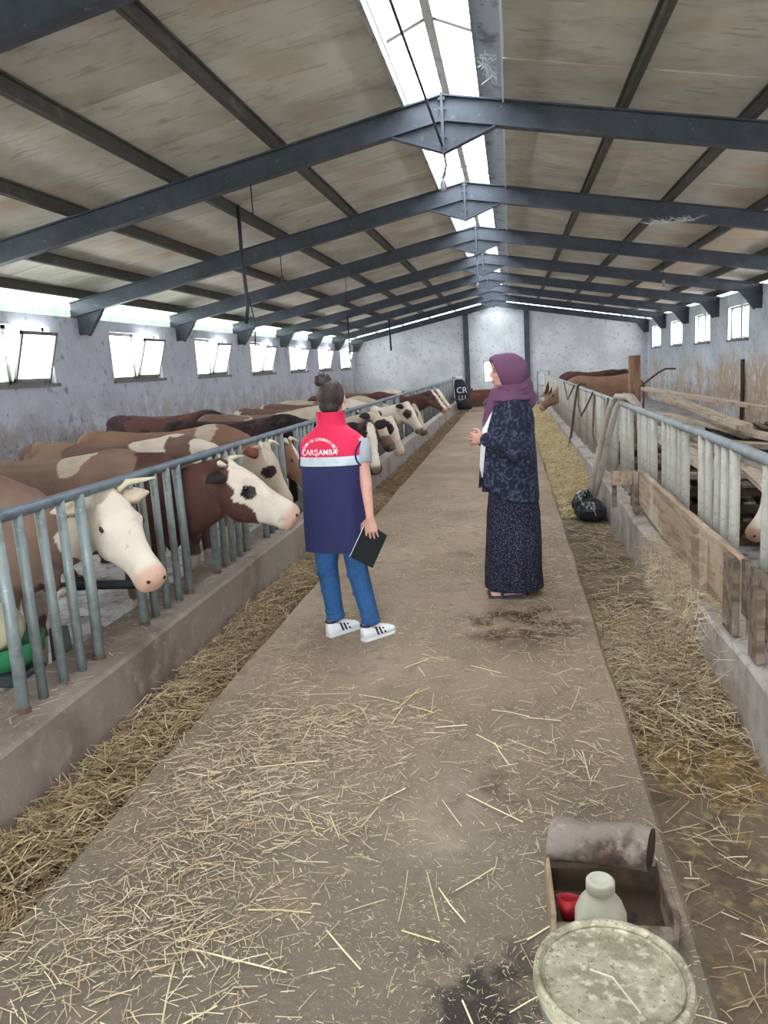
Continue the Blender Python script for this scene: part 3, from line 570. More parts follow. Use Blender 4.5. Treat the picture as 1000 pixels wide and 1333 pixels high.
def lerp_spec(spec, z):
    if z <= spec[0][0]: return list(spec[0][1:])
    for (a, b) in zip(spec[:-1], spec[1:]):
        if z <= b[0]:
            t = (z-a[0])/(b[0]-a[0]); return [p+(q-p)*t for p, q in zip(a[1:], b[1:])]
    return list(spec[-1][1:])
def limb(mb, pts, rs, n=14): 
    for (a, b, ra, rb) in zip(pts[:-1], pts[1:], rs[:-1], rs[1:]): mb.caps(a, b, ra, rb, n)
def hand(mb, W, fwd, nrm, thumb_side, curl=.35, s=1.0, spread=.06, lens=(.066, .074, .069, .054)):
    """W wrist, fwd along the palm, nrm out of the palm, thumb_side = unit vector from palm centre towards the thumb"""
    W = Vector(W); f = Vector(fwd).normalized(); t = Vector(thumb_side); t = (t-f*t.dot(f)).normalized(); nn = Vector(nrm); nn = (nn-f*nn.dot(f)-t*nn.dot(t)).normalized()
    # palm
    rings = []
    for x, hw, th in ((-.012, .024, .02), (.015, .03, .017), (.05, .039, .014), (.078, .040, .012), (.086, .034, .009)):
        rings.append([W+f*x*s+t*math.cos(a)*hw*s+nn*math.sin(a)*th*s for a in [2*math.pi*k/16 for k in range(16)]])
    mb.loft(rings)
    for i in range(4):
        off = (.0305-.0203*i)*s; r = (.0077 if i < 3 else .0068)*s; L_ = lens[i]*s
        base = W+f*(.074-.003*abs(i-1))*s+t*off; d = (f+t*(spread*(1.5-i))).normalized(); p = base; ang = 0; pts = [p]
        for j, fr in enumerate((.45, .31, .24)):
            ang += curl*(.8+.25*j); dd = d*math.cos(ang)+nn*math.sin(ang); p = p+dd*L_*fr; pts.append(p)
        limb(mb, pts, [r*1.05, r, r*.93, r*.82], 10)
    b0 = W+f*.02*s+t*.026*s+nn*.004*s; b1 = b0+(f*.55+t*.75+nn*.35).normalized()*.040*s; b2 = b1+(f*.85+t*.30+nn*.4).normalized()*.030*s; b3 = b2+(f*.95+t*.05+nn*.35).normalized()*.024*s
    limb(mb, [b0, b1, b2, b3], [.0135*s, .0105*s, .0092*s, .0076*s], 10)
def face(parent, mb, C, F, s=1.0):
    """adds head shapes to mb: C head centre, F facing unit vector; returns transform"""
    F = Vector(F).normalized(); S = Vector((0, 0, 1)).cross(F).normalized(); Uv = F.cross(S)
    T = Matrix(((F.x, S.x, Uv.x, C[0]), (F.y, S.y, Uv.y, C[1]), (F.z, S.z, Uv.z, C[2]), (0, 0, 0, 1))); M3 = T.to_3x3()
    E = lambda c, r, n=16, m=12: mb.ell(T @ (Vector(c)*s), tuple(q*s for q in r), n, m, M=M3)
    E((-.012, 0, .03), (.094, .075, .088), 24, 18); E((.026, 0, -.035), (.06, .058, .075)); E((.052, 0, -.088), (.026, .026, .02))
    E((.076, 0, .048), (.018, .05, .03)); E((.018, .03, -.072), (.055, .028, .022)); E((.018, -.03, -.072), (.055, .028, .022))
    for sg in (-1, 1): E((.060, .036*sg, -.018), (.022, .020, .020)); E((-.005, .077*sg, -.005), (.018, .008, .03))
    mb.tube([T @ (Vector(q)*s) for q in ((.080, 0, .02), (.091, 0, .0), (.100, 0, -.018), (.084, 0, -.030))], [.007*s, .0085*s, .0115*s, .010*s], 10)
    for sg in (-1, 1): E((.088, .009*sg, -.024), (.009, .007, .007))
    E((.074, 0, -.040), (.014, .024, .018)); E((.082, 0, -.053), (.012, .024, .007)); E((.080, 0, -.066), (.012, .021, .008))
    return T, M3
def face_parts(o, T, M3, s=1.0, smile=True):
    for sg in (-1, 1):
        e = MB().ell(T @ (Vector((.071, .031*sg, .008))*s), (.009*s, .011*s, .006*s), 12, 8, M=M3).build('eye', M['eyewhite'], o, True)
        MB().ell(T @ (Vector((.0785, .031*sg, .008))*s), (.003*s, .006*s, .0058*s), 10, 6, M=M3).build('iris', M['eye'], e, True)
        MB().tube([T @ (Vector((.085-.006*abs(t), (.032+.015*t)*sg, .029-.005*(t-.15)**2))*s) for t in (-1, -.5, 0, .5, 1)], .0022*s, 6).build('eyebrow', M['brow'], o)
    MB().tube([T @ (Vector((.090-.013*t*t, .026*t, -.059+.008*t*t))*s) for t in (-1, -.5, 0, .5, 1)], .0045*s, 8).build('lips', M['lips'], o, True)
    if smile: MB().tube([T @ (Vector((.0925-.0065*t*t, .017*t, -.0575+.0035*t*t))*s) for t in (-1, -.5, 0, .5, 1)], .0022*s, 6).build('teeth', M['white'], o)

# ---- person with the vest (back to the camera)
A = R(-9); px, py = -1.075, 4.52
per = empty('person', (px, py, 0), label='person seen from behind in a red and navy printed vest and blue jeans', cat='person')
body = MB()
def loc(x, y, z): c, s_ = math.cos(A), math.sin(A); return Vector((x*c-y*s_, x*s_+y*c, z))
body.loft([ring(0, 0, a, b, z, 24, rot=A) for a, b, z in ((.12, .09, .74), (.165, .12, .82), (.16, .12, .9), (.135, .10, 1.02), (.15, .11, 1.14), (.165, .11, 1.22), (.13, .09, 1.28), (.07, .065, 1.32), (.053, .056, 1.36), (.05, .054, 1.44))])
H1 = loc(.005, .03, 1.49); T1, M31 = face(per, body, H1, loc(-.25, 1, -.03))
hips = [loc(-.085, 0, .80), loc(.085, 0, .80)]; knees = [Vector((-.10, .03, .44)), Vector((.10, -.02, .44))]; ankles = [Vector((-.078, .05, .09)), Vector((.165, -.03, .085))]
for h_, k_, a_ in zip(hips, knees, ankles): limb(body, [h_, k_, a_], [.08, .052, .034])
RS, RE, RW = loc(.168, 0, 1.225), Vector((.205, -.085, 1.0)), Vector((.235, -.185, .80))
limb(body, [RS, RE, RW], [.046, .037, .023])
hand(body, RW, (.03, -.02, -1), (-.25, 1, 0), (-.95, .1, 0), curl=.22)
LS, LE, LW = loc(-.135, .01, 1.22), loc(-.17, .10, 1.0), loc(-.08, .22, 1.0)
limb(body, [LS, LE, LW], [.042, .037, .023]); hand(body, LW, (.9, .3, 0), (0, 0, -1), (0, 1, 0), curl=.4)
bme = fuse(body, .0036, 3, .35)
po = link('body', bme, None, per, True); bme.materials.clear(); bme.materials.append(M['skin']); face_parts(po, T1, M31)
# hair and bun
hm = MB(); hm.ell(H1+loc(.0, -.022, .028), (.084, .098, .098), 20, 14); hm.ell(H1+loc(0, -.05, -.03), (.066, .06, .06), 16, 10)
hr = link('hair', fuse(hm, .006, 3), M['hair'], per, True)
for me_ in (hr.data,): me_.materials.clear(); me_.materials.append(M['hair'])
bn = MB(); bc = H1+Vector((-.035, -.05, .115))
for i in range(7):
    a = i*.9; bn.ell(bc+Vector((.018*math.cos(a), .012*math.sin(a*1.3), .012*math.sin(a))), (.035, .033, .03), 12, 8)
for i in range(9):
    a = i*.7+.3; bn.tube([bc+Vector((.03*math.cos(a), -.02, .03*math.sin(a))), bc+Vector((.045*math.cos(a+.3), -.02, .04*math.sin(a+.3)+.012)), bc+Vector((.05*math.cos(a+.7), -.01, .05*math.sin(a+.7)+.01))], [.006, .004, .001], 6)
b_ = link('hair_bun', fuse(bn, .005, 1), M['hair'], per, True); b_.data.materials.clear(); b_.data.materials.append(M['hair'])
# jeans
jm = MB(); jm.loft([ring(0, 0, a, b, z, 24, rot=A) for a, b, z in ((.13, .11, .72), (.185, .14, .78), (.19, .145, .86), (.165, .125, .96))])
for h_, k_, a_, sg in zip(hips, knees, ankles, (-1, 1)):
    up = h_-Vector((0, 0, .02)); limb(jm, [up, k_+Vector((0, 0, .02)), a_+Vector((0, 0, .06))], [.097, .068, .056]); jm.ell(k_+Vector((0, -.01, -.02)), (.07, .068, .03), 16, 6); jm.ell(k_+Vector((0, -.01, .06)), (.074, .07, .025), 16, 6); jm.ell(k_*.6+a_*.4, (.066, .064, .03), 16, 6); 
    for q, dz in ((0, .055), (.004, .075), (-.003, .10)): jm.ell(a_+Vector((q, 0, dz-.03)), (.064, .064, .017), 16, 6)
jo = link('jeans', fuse(jm, .008, 2), M['jeans'], per, True); jo.data.materials.clear(); jo.data.materials.append(M['jeans'])
# vest
VS = [(.585, .216, .165), (.70, .214, .165), (.85, .208, .158), (1.0, .205, .152), (1.10, .205, .146), (1.18, .207, .138), (1.225, .205, .126), (1.262, .185, .112), (1.295, .145, .098), (1.32, .105, .086), (1.345, .083, .080)]
def vest_pt(t, z, off=0):
    a, b = lerp_spec(VS, z); a += off; b += off; c, s_ = math.cos(t), math.sin(t); e = .8
    x = math.copysign(abs(c)**e, c)*a; y = math.copysign(abs(s_)**e, s_)*b
    q = 1+.035*mnoise.noise(Vector((c*2.2, s_*2.2, z*5)))+.012*math.sin(5*t+z*9)*max(0, 1.1-z)*2
    return loc(x*q, y*q, z)
def vest_band(z0, z1, n, off=0, mtl='navy', name='vest', parent=None):
    mb = MB(); rings = []
    for i in range(n+1):
        z = z0+(z1-z0)*i/n; rings.append([vest_pt(2*math.pi*k/56, z, off) for k in range(56)])
    inner = [[vest_pt(2*math.pi*k/56, z0+(z1-z0)*i/n, off-.012) for k in range(56)] for i in range(n, -1, -1)]
    mb.loft(rings+inner+[rings[0]], cap=False); return mb.build(name, M[mtl], parent, True)
vest = vest_band(.585, 1.115, 14, 0, 'navy', 'vest', per)
yoke = vest_band(1.155, 1.335, 10, .002, 'redcloth', 'vest_yoke', vest); yoke['label'] = 'red upper part of the vest'
band = vest_band(1.108, 1.162, 3, .004, 'silver', 'reflective_band', vest); band['label'] = 'silver reflective band'
cb = MB(); cr = [ring(loc(0, .0, 0).x, loc(0, 0, 0).y, a, b, z, 32, rot=A, wob=.03) for a, b, z in ((.098, .086, 1.318), (.088, .08, 1.35), (.084, .079, 1.385), (.086, .082, 1.412), (.088, .084, 1.42), (.080, .076, 1.418), (.076, .073, 1.38), (.076, .073, 1.33))]
cb.loft(cr, cap=False).build('collar', M['redcloth'], vest, True)
# sleeves of the grey t-shirt with the vest's arm-hole trim
for S_, E_, sg in ((RS, RE, 1), (LS, LE, -1)):
    d = (E_-S_).normalized(); MB().tube([S_-d*.02+loc(sg*.012, 0, 0), S_+d*.04+loc(sg*.012, 0, 0), S_+d*.12+loc(sg*.006, 0, 0), S_+d*.125+loc(sg*.006, 0, 0)], [.05, .056, .054, .046], 18).build('sleeve', M['tee'], per, True)
    pts = [vest_pt((0 if sg > 0 else math.pi)+.62*math.cos(a), 1.165+.082*math.sin(a), .004) for a in [2*math.pi*k/24 for k in range(25)]]
    MB().tube(pts, .006, 8, cap=False).build('armhole_trim', M['navy'], vest, True)
# printed lettering wrapped onto the back
def text_mesh(txt, size):
    cu = bpy.data.curves.new('t', 'FONT'); cu.body = txt; cu.size = size; cu.align_x = 'CENTER'; cu.offset = size*.004; cu.extrude = 0
    o = bpy.data.objects.new('t', cu); COL.objects.link(o); dg = bpy.context.evaluated_depsgraph_get(); dg.update(); me = bpy.data.meshes.new_from_object(o.evaluated_get(dg)); bpy.data.objects.remove(o); return me
def on_vest(me, fn, name):
    bm = bmesh.new(); bm.from_mesh(me); bmesh.ops.subdivide_edges(bm, edges=bm.edges, cuts=1); bmesh.ops.triangulate(bm, faces=bm.faces)
    for v in bm.verts:
        x, z = fn(v.co.x, v.co.y)
        # invert x -> angle on the back side (y negative)
        t = -math.pi/2; a, b = lerp_spec(VS, z); xx = max(-.98, min(.98, x/a)); c = math.copysign(abs(xx)**(1/.8), xx); t = -math.acos(c); v.co = vest_pt(t, z, .006)
    bm.to_mesh(me); bm.free(); me.materials.clear(); me.materials.append(M['letter']); return link(name, me, None, yoke)
CXT = -.035
on_vest(text_mesh('ÇARŞAMBA', .047), lambda x, y: (CXT+x*.92, 1.176+y*.95), 'lettering')
W_ = .25
def arc(x, y): a = x/.098; r = .098+y; return (CXT+math.sin(a)*r*1.05, 1.168+math.cos(a)*r*.92)
on_vest(text_mesh('TARIM VE ORMAN MÜD.', .026), arc, 'lettering')
# shoes
def shoe(ank, ang, parent=per):
    T = Matrix.Translation((ank.x, ank.y, 0)) @ Matrix.Rotation(ang, 4, 'Z')
    pr = [(-.07, .022), (-.055, .033), (-.01, .036), (.05, .040), (.11, .047), (.155, .043), (.178, .026)]
    def sec(x, w_, z0, z1): return [T @ Vector(p) for p in ((x, -w_, z0), (x, -w_*1.04, (z0+z1)/2), (x, -w_*.75, z1), (x, 0, z1+.004), (x, w_*.75, z1), (x, w_*1.04, (z0+z1)/2), (x, w_, z0), (x, 0, z0))]
    so = MB().loft([sec(x, w_, .001, .026) for x, w_ in pr]); 
    sh_ = MB().loft([sec(x, w_*.95, .024, h) for (x, w_), h in zip(pr, (.085, .10, .10, .088, .065, .052, .04))]).build('shoe', M['white'], parent, True)
    so.build('sole', M['sole'], sh_)
    for sg in (-1, 1):
        for k in range(3):
            x = .02+k*.028; MB().hexa([T @ Vector(p) for p in ((x, .041*sg, .03), (x+.012, .042*sg, .03), (x-.004, .034*sg, .082-k*.008), (x-.016, .033*sg, .082-k*.008))], [T @ Vector(p) for p in ((x, .045*sg, .03), (x+.012, .046*sg, .03), (x-.004, .037*sg, .084-k*.008), (x-.016, .036*sg, .084-k*.008))]).build('stripe', M['stripe'], sh_)
    MB().tube([T @ Vector((-.03+.03*math.cos(a)*1.3, .034*math.sin(a), .098)) for a in [2*math.pi*k/12 for k in range(13)]], .008, 6, cap=False).build('shoe_collar', M['stripe'], sh_, True)
shoe(ankles[0], R(52)); shoe(ankles[1], R(50))
# folder in the right hand
fo = empty('folder', (px+.20, py-.185, .64), label='black notebook folder held at the side by the vest wearer', cat='folder')
cs = [Vector((.01, 0, .135)), Vector((.128, .0, .045)), Vector((.03, .0, -.145)), Vector((-.10, .0, -.07))]
tw = Matrix.Rotation(R(8), 3, 'Z')
def slab(off0, off1, sc): return MB().hexa([tw @ (c*sc+Vector((0, off0, 0))) for c in cs], [tw @ (c*sc+Vector((0, off1, 0))) for c in cs])
slab(.016, .020, 1).build('back_cover', M['folder'], fo); slab(.002, .006, 1).build('front_cover', M['folder'], fo)
pg = slab(.007, .015, .97); pg.v = [(x-.006, y, z-.002) for x, y, z in pg.v]; pg.build('pages', M['paper'], fo)

# ---- woman in the purple headscarf, facing left
wx, wy = -.08, 5.43
wo = empty('person', (wx, wy, 0), label='smiling person in a purple headscarf, dark patterned jacket and long speckled skirt, hands together', cat='person')
FW = Vector((-1, -.18, 0)).normalized(); AW = math.atan2(FW.y, FW.x)
def wl(f, s_, z): return Vector((FW.x*f-FW.y*s_, FW.y*f+FW.x*s_, z))   # f forward, s_ to her left is negative y side
body = MB()
body.loft([ring(wl(f, 0, 0).x, wl(f, 0, 0).y, a, b, z, 24, rot=AW) for f, a, b, z in ((-.07, .11, .15, .76), (-.07, .135, .17, .85), (-.06, .13, .15, .98), (-.05, .12, .15, 1.12), (-.06, .115, .17, 1.28), (-.07, .085, .14, 1.37), (-.07, .06, .07, 1.42), (-.055, .052, .052, 1.46), (-.045, .05, .05, 1.52))])
HC = wl(-.04, 0, 1.575); T2, M32 = face(wo, body, HC, FW+Vector((0, 0, .03)), 1.02)
for sg in (-1, 1): limb(body, [wl(-.07, .09*sg, .80), wl(-.05, .09*sg, .45), wl(-.06, .09*sg, .07)], [.085, .058, .036]); limb(body, [wl(-.06, .09*sg, .05), wl(.10, .10*sg, .03)], [.038, .03])
sw = {}
for sg in (-1, 1):
    S_ = wl(-.065, .16*sg, 1.325); E_ = wl(-.055, .225*sg, 1.08); W2 = wl(.135, .075*sg, 1.125+.012*sg); sw[sg] = (S_, E_, W2); limb(body, [S_, E_, W2], [.048, .04, .025])
# near (her left hand, towards the camera: sg=+1 is -y)
for sg in (1, -1):
    S_, E_, W2 = sw[sg]; hand(body, W2, tuple(FW*.86+wl(0, -.42*sg, .05)), tuple(wl(.1, -1*sg, 0)), (0, 0, 1), curl=.55 if sg == 1 else .45, s=.95)
bme = fuse(body, .0036, 3, .35); wb = link('body', bme, None, wo, True); bme.materials.clear(); bme.materials.append(M['skin']); face_parts(wb, T2, M32, 1.02)
# skirt
sk = MB(); rr = []
for z, f, a, b in ((.052, -.055, .203, .20), (.062, -.055, .206, .205), (.2, -.055, .20, .20), (.4, -.06, .195, .20), (.6, -.065, .185, .195), (.75, -.065, .165, .18), (.9, -.06, .14, .165)):
    c = wl(f, 0, 0); rr.append(ring(c.x, c.y, a, b, z, 72, e=.95, rot=AW, fold=.035*(1-z*.7), nf=11, wob=.05, ph=2))
inn = [[Vector((c2.x+(p.x-c2.x)*.95, c2.y+(p.y-c2.y)*.95, p.z)) for p in r_] for r_, c2 in zip(rr[:1], [wl(-.055, 0, 0)])]
sk.loft(inn+rr, cap=True).build('skirt', M['skirt'], wo, True)
# white top showing at the front
wt = MB(); rr = []
for z, f, a, b in ((.86, .02, .13, .12), (.93, .045, .115, .13), (1.05, .035, .115, .115), (1.2, .02, .11, .09), (1.33, -.02, .09, .07), (1.40, -.04, .07, .06)):
    c = wl(f, 0, 0); rr.append(ring(c.x, c.y, a, b, z, 32, rot=AW, wob=.04))
wt.loft(rr).build('white_top', M['white'], wo, True)
# jacket: body shell and sleeves fused
jk = MB(); rr = []
for z, f, a, b in ((.70, -.055, .195, .215), (.72, -.055, .20, .225), (.85, -.055, .185, .22), (1.0, -.06, .17, .21), (1.12, -.065, .16, .205), (1.25, -.075, .15, .20), (1.33, -.08, .13, .175), (1.39, -.075, .10, .12), (1.43, -.07, .075, .08)):
    c = wl(f, 0, 0); r_ = ring(c.x, c.y, a, b, z+.0, 48, rot=AW, wob=.09, ph=4)
    if z < .8: r_ = [p+Vector((0, 0, .09*max(0, (p-c).dot(FW))/.2-.02)) for p in r_]
    rr.append(r_)
jk.loft(rr)
for sg in (-1, 1):
    S_, E_, W2 = sw[sg]; limb(jk, [S_, E_, W2-(W2-E_).normalized()*.03], [.074, .074, .052], 16); jk.ell(W2-(W2-E_).normalized()*.03, (.055, .05, .05))
    jk.ell(E_+Vector((.0, 0, -.02)), (.08, .075, .08))
jme = fuse(jk, .011, 2); jo2 = link('jacket', jme, None, wo, True); jme.materials.clear(); jme.materials.append(M['jacket'])
# front flap edges that hang forward
for sg in (1, -1):
    pts = [(wl(.05, .075*sg, 0), 1.36), (wl(.105, .10*sg, 0), 1.2), (wl(.135, .105*sg, 0), 1.0), (wl(.15, .10*sg, 0), .85), (wl(.16, .095*sg, 0), .77)]
    mb = MB(); mb.loft([[Vector((p.x, p.y, z))+wl(-.17, .12*sg, 0)*1, Vector((p.x, p.y, z)), Vector((p.x, p.y, z))+wl(.004, -.012*sg, 0), Vector((p.x, p.y, z))+wl(-.17, .10*sg, 0)] for p, z in pts]); mb.build('jacket_front', M['jacket'], wo, True)
# headscarf: hood rings from the back of the head to the face opening, then the drape
hc = MB(); rr = []
hd = [(-.158, .0, .02, .02), (-.15, .0, .055, .06), (-.12, .0, .088, .10), (-.07, .005, .104, .125), (-.02, .008, .106, .128), (.03, .008, .098, .122), (.058, .004, .086, .112), (.066, .0, .078, .104), (.058, .0, .072, .098), (.03, .0, .078, .10)]
for f, dz, ry, rz in hd:
    rr.append([HC+wl(f-(.04*math.sin(a) if f > .02 else 0)*-1, ry*math.cos(a), 0)+Vector((0, 0, dz+rz*math.sin(a)-.004+HC.z*0)) for a in [2*math.pi*k/32 for k in range(32)]])
hc.loft(rr, cap=False); hs_ = hc.build('headscarf', M['scarf'], wo, True)
dr = MB(); c = HC
dr.loft([ring((HC+wl(f, 0, 0)).x, (HC+wl(f, 0, 0)).y, a, b, z, 28, rot=AW, wob=.07) for f, a, b, z in ((-.035, .135, .15, 1.385), (-.045, .14, .148, 1.40), (-.05, .12, .12, 1.43), (-.045, .10, .085, 1.465), (-.04, .09, .078, 1.50), (-.045, .075, .07, 1.53))])
dr.tube([HC+wl(.02, 0, -.125), HC+wl(.045, .01, -.19), HC+wl(.08, .0, -.26), HC+wl(.12, .0, -.34), HC+wl(.15, .0, -.42)], [.08, .085, .075, .055, .02], 14, r2=[.06, .055, .045, .032, .014])
dr.ell(HC+wl(-.125, 0, -.12), (.07, .09, .10)); dr.ell(HC+wl(-.16, 0, -.19), (.055, .10, .07))
dm = fuse(dr, .009, 2); do = link('scarf_drape', dm, None, hs_, True); dm.materials.clear(); dm.materials.append(M['scarf'])
for k in range(3):
    MB().tube([HC+wl(.035-.02*k, .075, -.10-.03*k), HC+wl(-.02-.02*k, .098+.006*k, -.135-.025*k), HC+wl(-.09, .10+.012*k, -.12-.03*k), HC+wl(-.15, .08+.02*k, -.10-.035*k)], [.002, .006, .006, .002], 6).build('fold', M['scarf'], hs_, True)
# sandals
for sg in (-1, 1):
    c0 = wl(-.04+.02*sg, .09*sg, 0); rings = [[c0+wl(x, w_*math.copysign(1, q), 0)+Vector((0, 0, z)) for q, z in ((-1, .001), (1, .001), (1, .022), (-1, .022))] for x, w_ in ((-.12, .025), (-.1, .036), (0, .036), (.08, .043), (.14, .036), (.165, .015))]
    s1 = MB().loft(rings).build('sandal', M['sandal'], wo)
    MB().tube([c0+wl(.07, .045, 0)+Vector((0, 0, .015)), c0+wl(.075, .03, 0)+Vector((0, 0, .055)), c0+wl(.075, -.03, 0)+Vector((0, 0, .055)), c0+wl(.07, -.045, 0)+Vector((0, 0, .015))], .012, 6, r2=.03).build('strap', M['sandal'], s1, True)
    MB().caps(c0+wl(-.07, 0, 0)+Vector((0, 0, .045)), c0+wl(.12, 0, 0)+Vector((0, 0, .035)), .036, .03).build('sock', M['sock'], wo, True)

# ================================================================== FOREGROUND
b = empty('lidded_bucket', (.175, 1.485, 0), label='round cream plastic bucket with a dusty lid at the bottom edge', cat='bucket')
MB().lathe([(.128, 0), (.132, .004), (.150, .28), (.153, .29), (.158, .293), (.158, .306), (.154, .31), (.155, .322), (.154, .330)], n=56).build('bucket_wall', M['bucket'], b, True)
MB().lathe([(.162, .318), (.1665, .320), (.168, .324), (.168, .332), (.166, .336), (.1665, .346), (.1645, .351), (.160, .353), (.156, .352), (.154, .346), (.152, .341), (.149, .338), (.147, .342), (.145, .3425), (.142, .338), (.10, .3372), (.05, .3366), (.001, .3368)], n=96).build('lid', M['lid'], b, False)
MB().tube([(-.045, .02, .3375), (.0, .0, .339), (.02, -.04, .3385), (.045, -.09, .3375)], .0022, 5).build('straw_bit', M['jug'], b)
MB().tube([(.155*math.cos(a), .155*math.sin(a), .30-.10*abs(math.sin(a))*0-.02) for a in [math.pi+math.pi*k/16 for k in range(17)]], .004, 6).build('wire_handle', M['galv'], b)
b = empty('plastic_jug', (.197, 1.93, .0), label='white plastic jug with a round screw cap standing behind the bucket', cat='jug')
MB().lathe([(.062, 0), (.068, .006), (.070, .12), (.069, .15), (.058, .18), (.040, .205), (.034, .215), (.034, .225)], n=32).build('jug_body', M['jug'], b, True)
MB().lathe([(.037, .218), (.039, .222), (.0385, .246), (.035, .25), (.026, .2515), (.024, .249), (.001, .249)], n=28).build('screw_cap', M['jug'], b, True)
cr_ = empty('wooden_tray', (.235, 2.09, 0), R(2), label='dark open wooden box with a log lying on its back edge', cat='box')
MB().box(-.175, .175, .105, .125, 0, .10, j=.004).build('back_board', M['wood_dk'], cr_, bevel=.003)
MB().box(-.175, .175, -.125, -.105, 0, .075, j=.004).build('front_board', M['wood_d'], cr_, bevel=.003)
MB().box(-.19, -.172, -.125, .125, 0, .115, j=.004).build('side_board', M['wood'], cr_, bevel=.003)
MB().box(.172, .19, -.125, .125, 0, .115, j=.004).build('side_board', M['wood_d'], cr_, bevel=.003)
MB().box(-.17, .17, -.104, .104, .004, .016).build('bottom_board', M['wood_dk'], cr_)
cr_.scale = (.92, 1, 1)
lg = empty('log', (.235, 2.27, .128), R(-13), label='short barked log with a dark cut end resting behind the wooden box', cat='log')
lm = MB(); rr = []
for i in range(13):
    x = -.15+.30*i/12; r_ = .070+.012*mnoise.noise(Vector((x*9, 3, 0))); rr.append([Vector((x+(.01*math.cos(a) if i in (0, 12) else 0), r_*math.cos(a)*(1+.14*mnoise.noise(Vector((x*14, math.cos(a)*2, math.sin(a)*2)))), .012*math.sin(x*12)+r_*math.sin(a)*(1+.14*mnoise.noise(Vector((x*14, math.sin(a)*2, 7)))))) for a in [2*math.pi*k/22 for k in range(22)]])
lm.loft(rr, cap=False).build('bark', M['log'], lg, True)
for e_, x in ((0, -.15), (12, .15)): MB().loft([rr[e_], [Vector((x*1.01, p.y*.1, p.z*.1)) for p in rr[e_]]]).build('cut_end', M['log_end'] if x > 0 else M['log'], lg)
bl = empty('log_block', (.235, 2.285, 0), R(4), label='dark wooden block under the log', cat='block')
MB().box(-.14, .14, -.045, .045, 0, .066, j=.003).build('block', M['wood_dk'], bl)
b = empty('red_cup', (.118, 2.06, .017), label='crumpled red plastic piece inside the dark wooden box', cat='cup')
MB().loft([[Vector((r*math.cos(a)*(1+.15*math.sin(3*a)), r*.6*math.sin(a), z)) for a in [2*math.pi*k/14 for k in range(14)]] for r, z in ((.018, 0), (.026, .03), (.034, .075), (.031, .074), (.022, .03), (.012, .004))]).build('cup', M['red'], b, True)

# ================================================================== RIGHT SIDE FITTINGS
b = empty('feed_barrier', (1.075, 5.4, 0), label='long worn plank barrier nailed along the front of the nearest right pickets', cat='barrier')
pb_ = MB(); n = 14; rr = []
for i in range(n+1):
    t = i/n; y = 1.45-3.05*t; zt = .665-.015*t+.006*mnoise.noise(Vector((y*3, 0, 0))); zb = .37-.13*t+.01*mnoise.noise(Vector((y*3, 5, 0))); xo = .012*mnoise.noise(Vector((y*2, 9, 0)))
    rr.append([Vector(p) for p in ((xo-.02, y, zb), (xo+.012, y, zb+.004), (xo+.012, y, zt), (xo+.004, y, zt+.006), (xo-.014, y, zt+.004), (xo-.02, y, zt-.006))])
pb_.loft(rr).build('long_plank', M['wood'], b)
MB().box(-.065, -.022, -1.0, -.82, .0+.27, .60, j=.006).build('stake', M['wood'], b)
MB().box(-.055, -.022, -1.62, -1.44, .27, .645, j=.006).build('stake', M['wood_d'], b)
MB().box(-.012, .014, -2.8, -1.62, .38, .65, j=.006).build('second_plank', M['wood_d'], b)
MB().box(-.05, -.016, -1.98, -1.86, .27, .60, j=.006).build('stake', M['wood_d'], b)
MB().box(-.055, -.02, 1.42, 1.52, .27, .64, j=.006).build('stake', M['wood_d'], b)
MB().box(-.04, .0, 1.56, 1.63, .27, .60, j=.006).build('stake', M['wood_d'], b)
b = empty('short_board', (1.0, 7.25, 0), label='short crosswise board propped between the hose and the long plank', cat='board')
MB().box(-.12, .09, -.02, .015, .47, .60, j=.006).build('board', M['wood'], b)
MB().box(.06, .10, .016, .05, .26, .6, j=.004).build('leg', M['wood_d'], b)
MB().box(-.11, -.07, .016, .05, .26, .58, j=.004).build('leg', M['wood_d'], b)
# hose pair over the rail
hz = empty('hose', (1.0, 8.6, 0), label='pair of thick dusty hoses looped over the right rail and hanging into the trough', cat='hose')
for dx, dy in ((0, 0), (.09, .10)):
    MB().tube([(-.19+dx*.6, .20+dy*.6, .0), (-.13+dx, .12+dy, .35), (-.03+dx, .02+dy, .85), (.03+dx, -.04+dy, 1.10), (.09+dx, -.12+dy, 1.215), (.18+dx*.5, -.32+dy, 1.21), (.24+dx*.4, -.5+dy, 1.12), (.26+dx*.4, -.55+dy, .9)], .031, 10).build('hose_length', M['hose'], hz, True)
bg = empty('black_bag', (.80, 8.55, -.11), label='crumpled black plastic bag around the hose foot in the right trough', cat='bag')
mb = MB(); mb.ell((0, 0, .11), (.16, .24, .12), 16, 10); mb.ell((-.05, .15, .16), (.12, .14, .14), 14, 8); mb.ell((.05, -.14, .10), (.12, .14, .11), 14, 8); mb.ell((-.08, -.02, .2), (.07, .1, .07), 12, 8)
me = fuse(mb, .014, 1)
for v in me.vertices: v.co += v.normal*.022*mnoise.noise(v.co*11)+v.normal*.01*mnoise.noise(v.co*30); v.co.z = max(v.co.z, .0)
me.materials.clear(); me.materials.append(M['blackbag']); o = link('bag_skin', me, None, bg, True)
MB().tube([(-.05, -.03, .24), (-.03, .0, .3), (.0, .0, .31)], [.03, .02, .028], 8).build('bag_neck', M['blackbag'], bg, True)
pl = empty('thin_pipe', (1.1, 13.6, 0), label='thin rusty bent pipe leaning from the right rail down to the trough', cat='pipe')
MB().tube([(-.16, .25, -.1), (-.10, .2, .3), (-.03, .05, .9), (.01, -.05, 1.16), (.06, -.1, 1.21), (.12, -.2, 1.19)], .022, 8).build('pipe', M['hose_d'], pl, True)
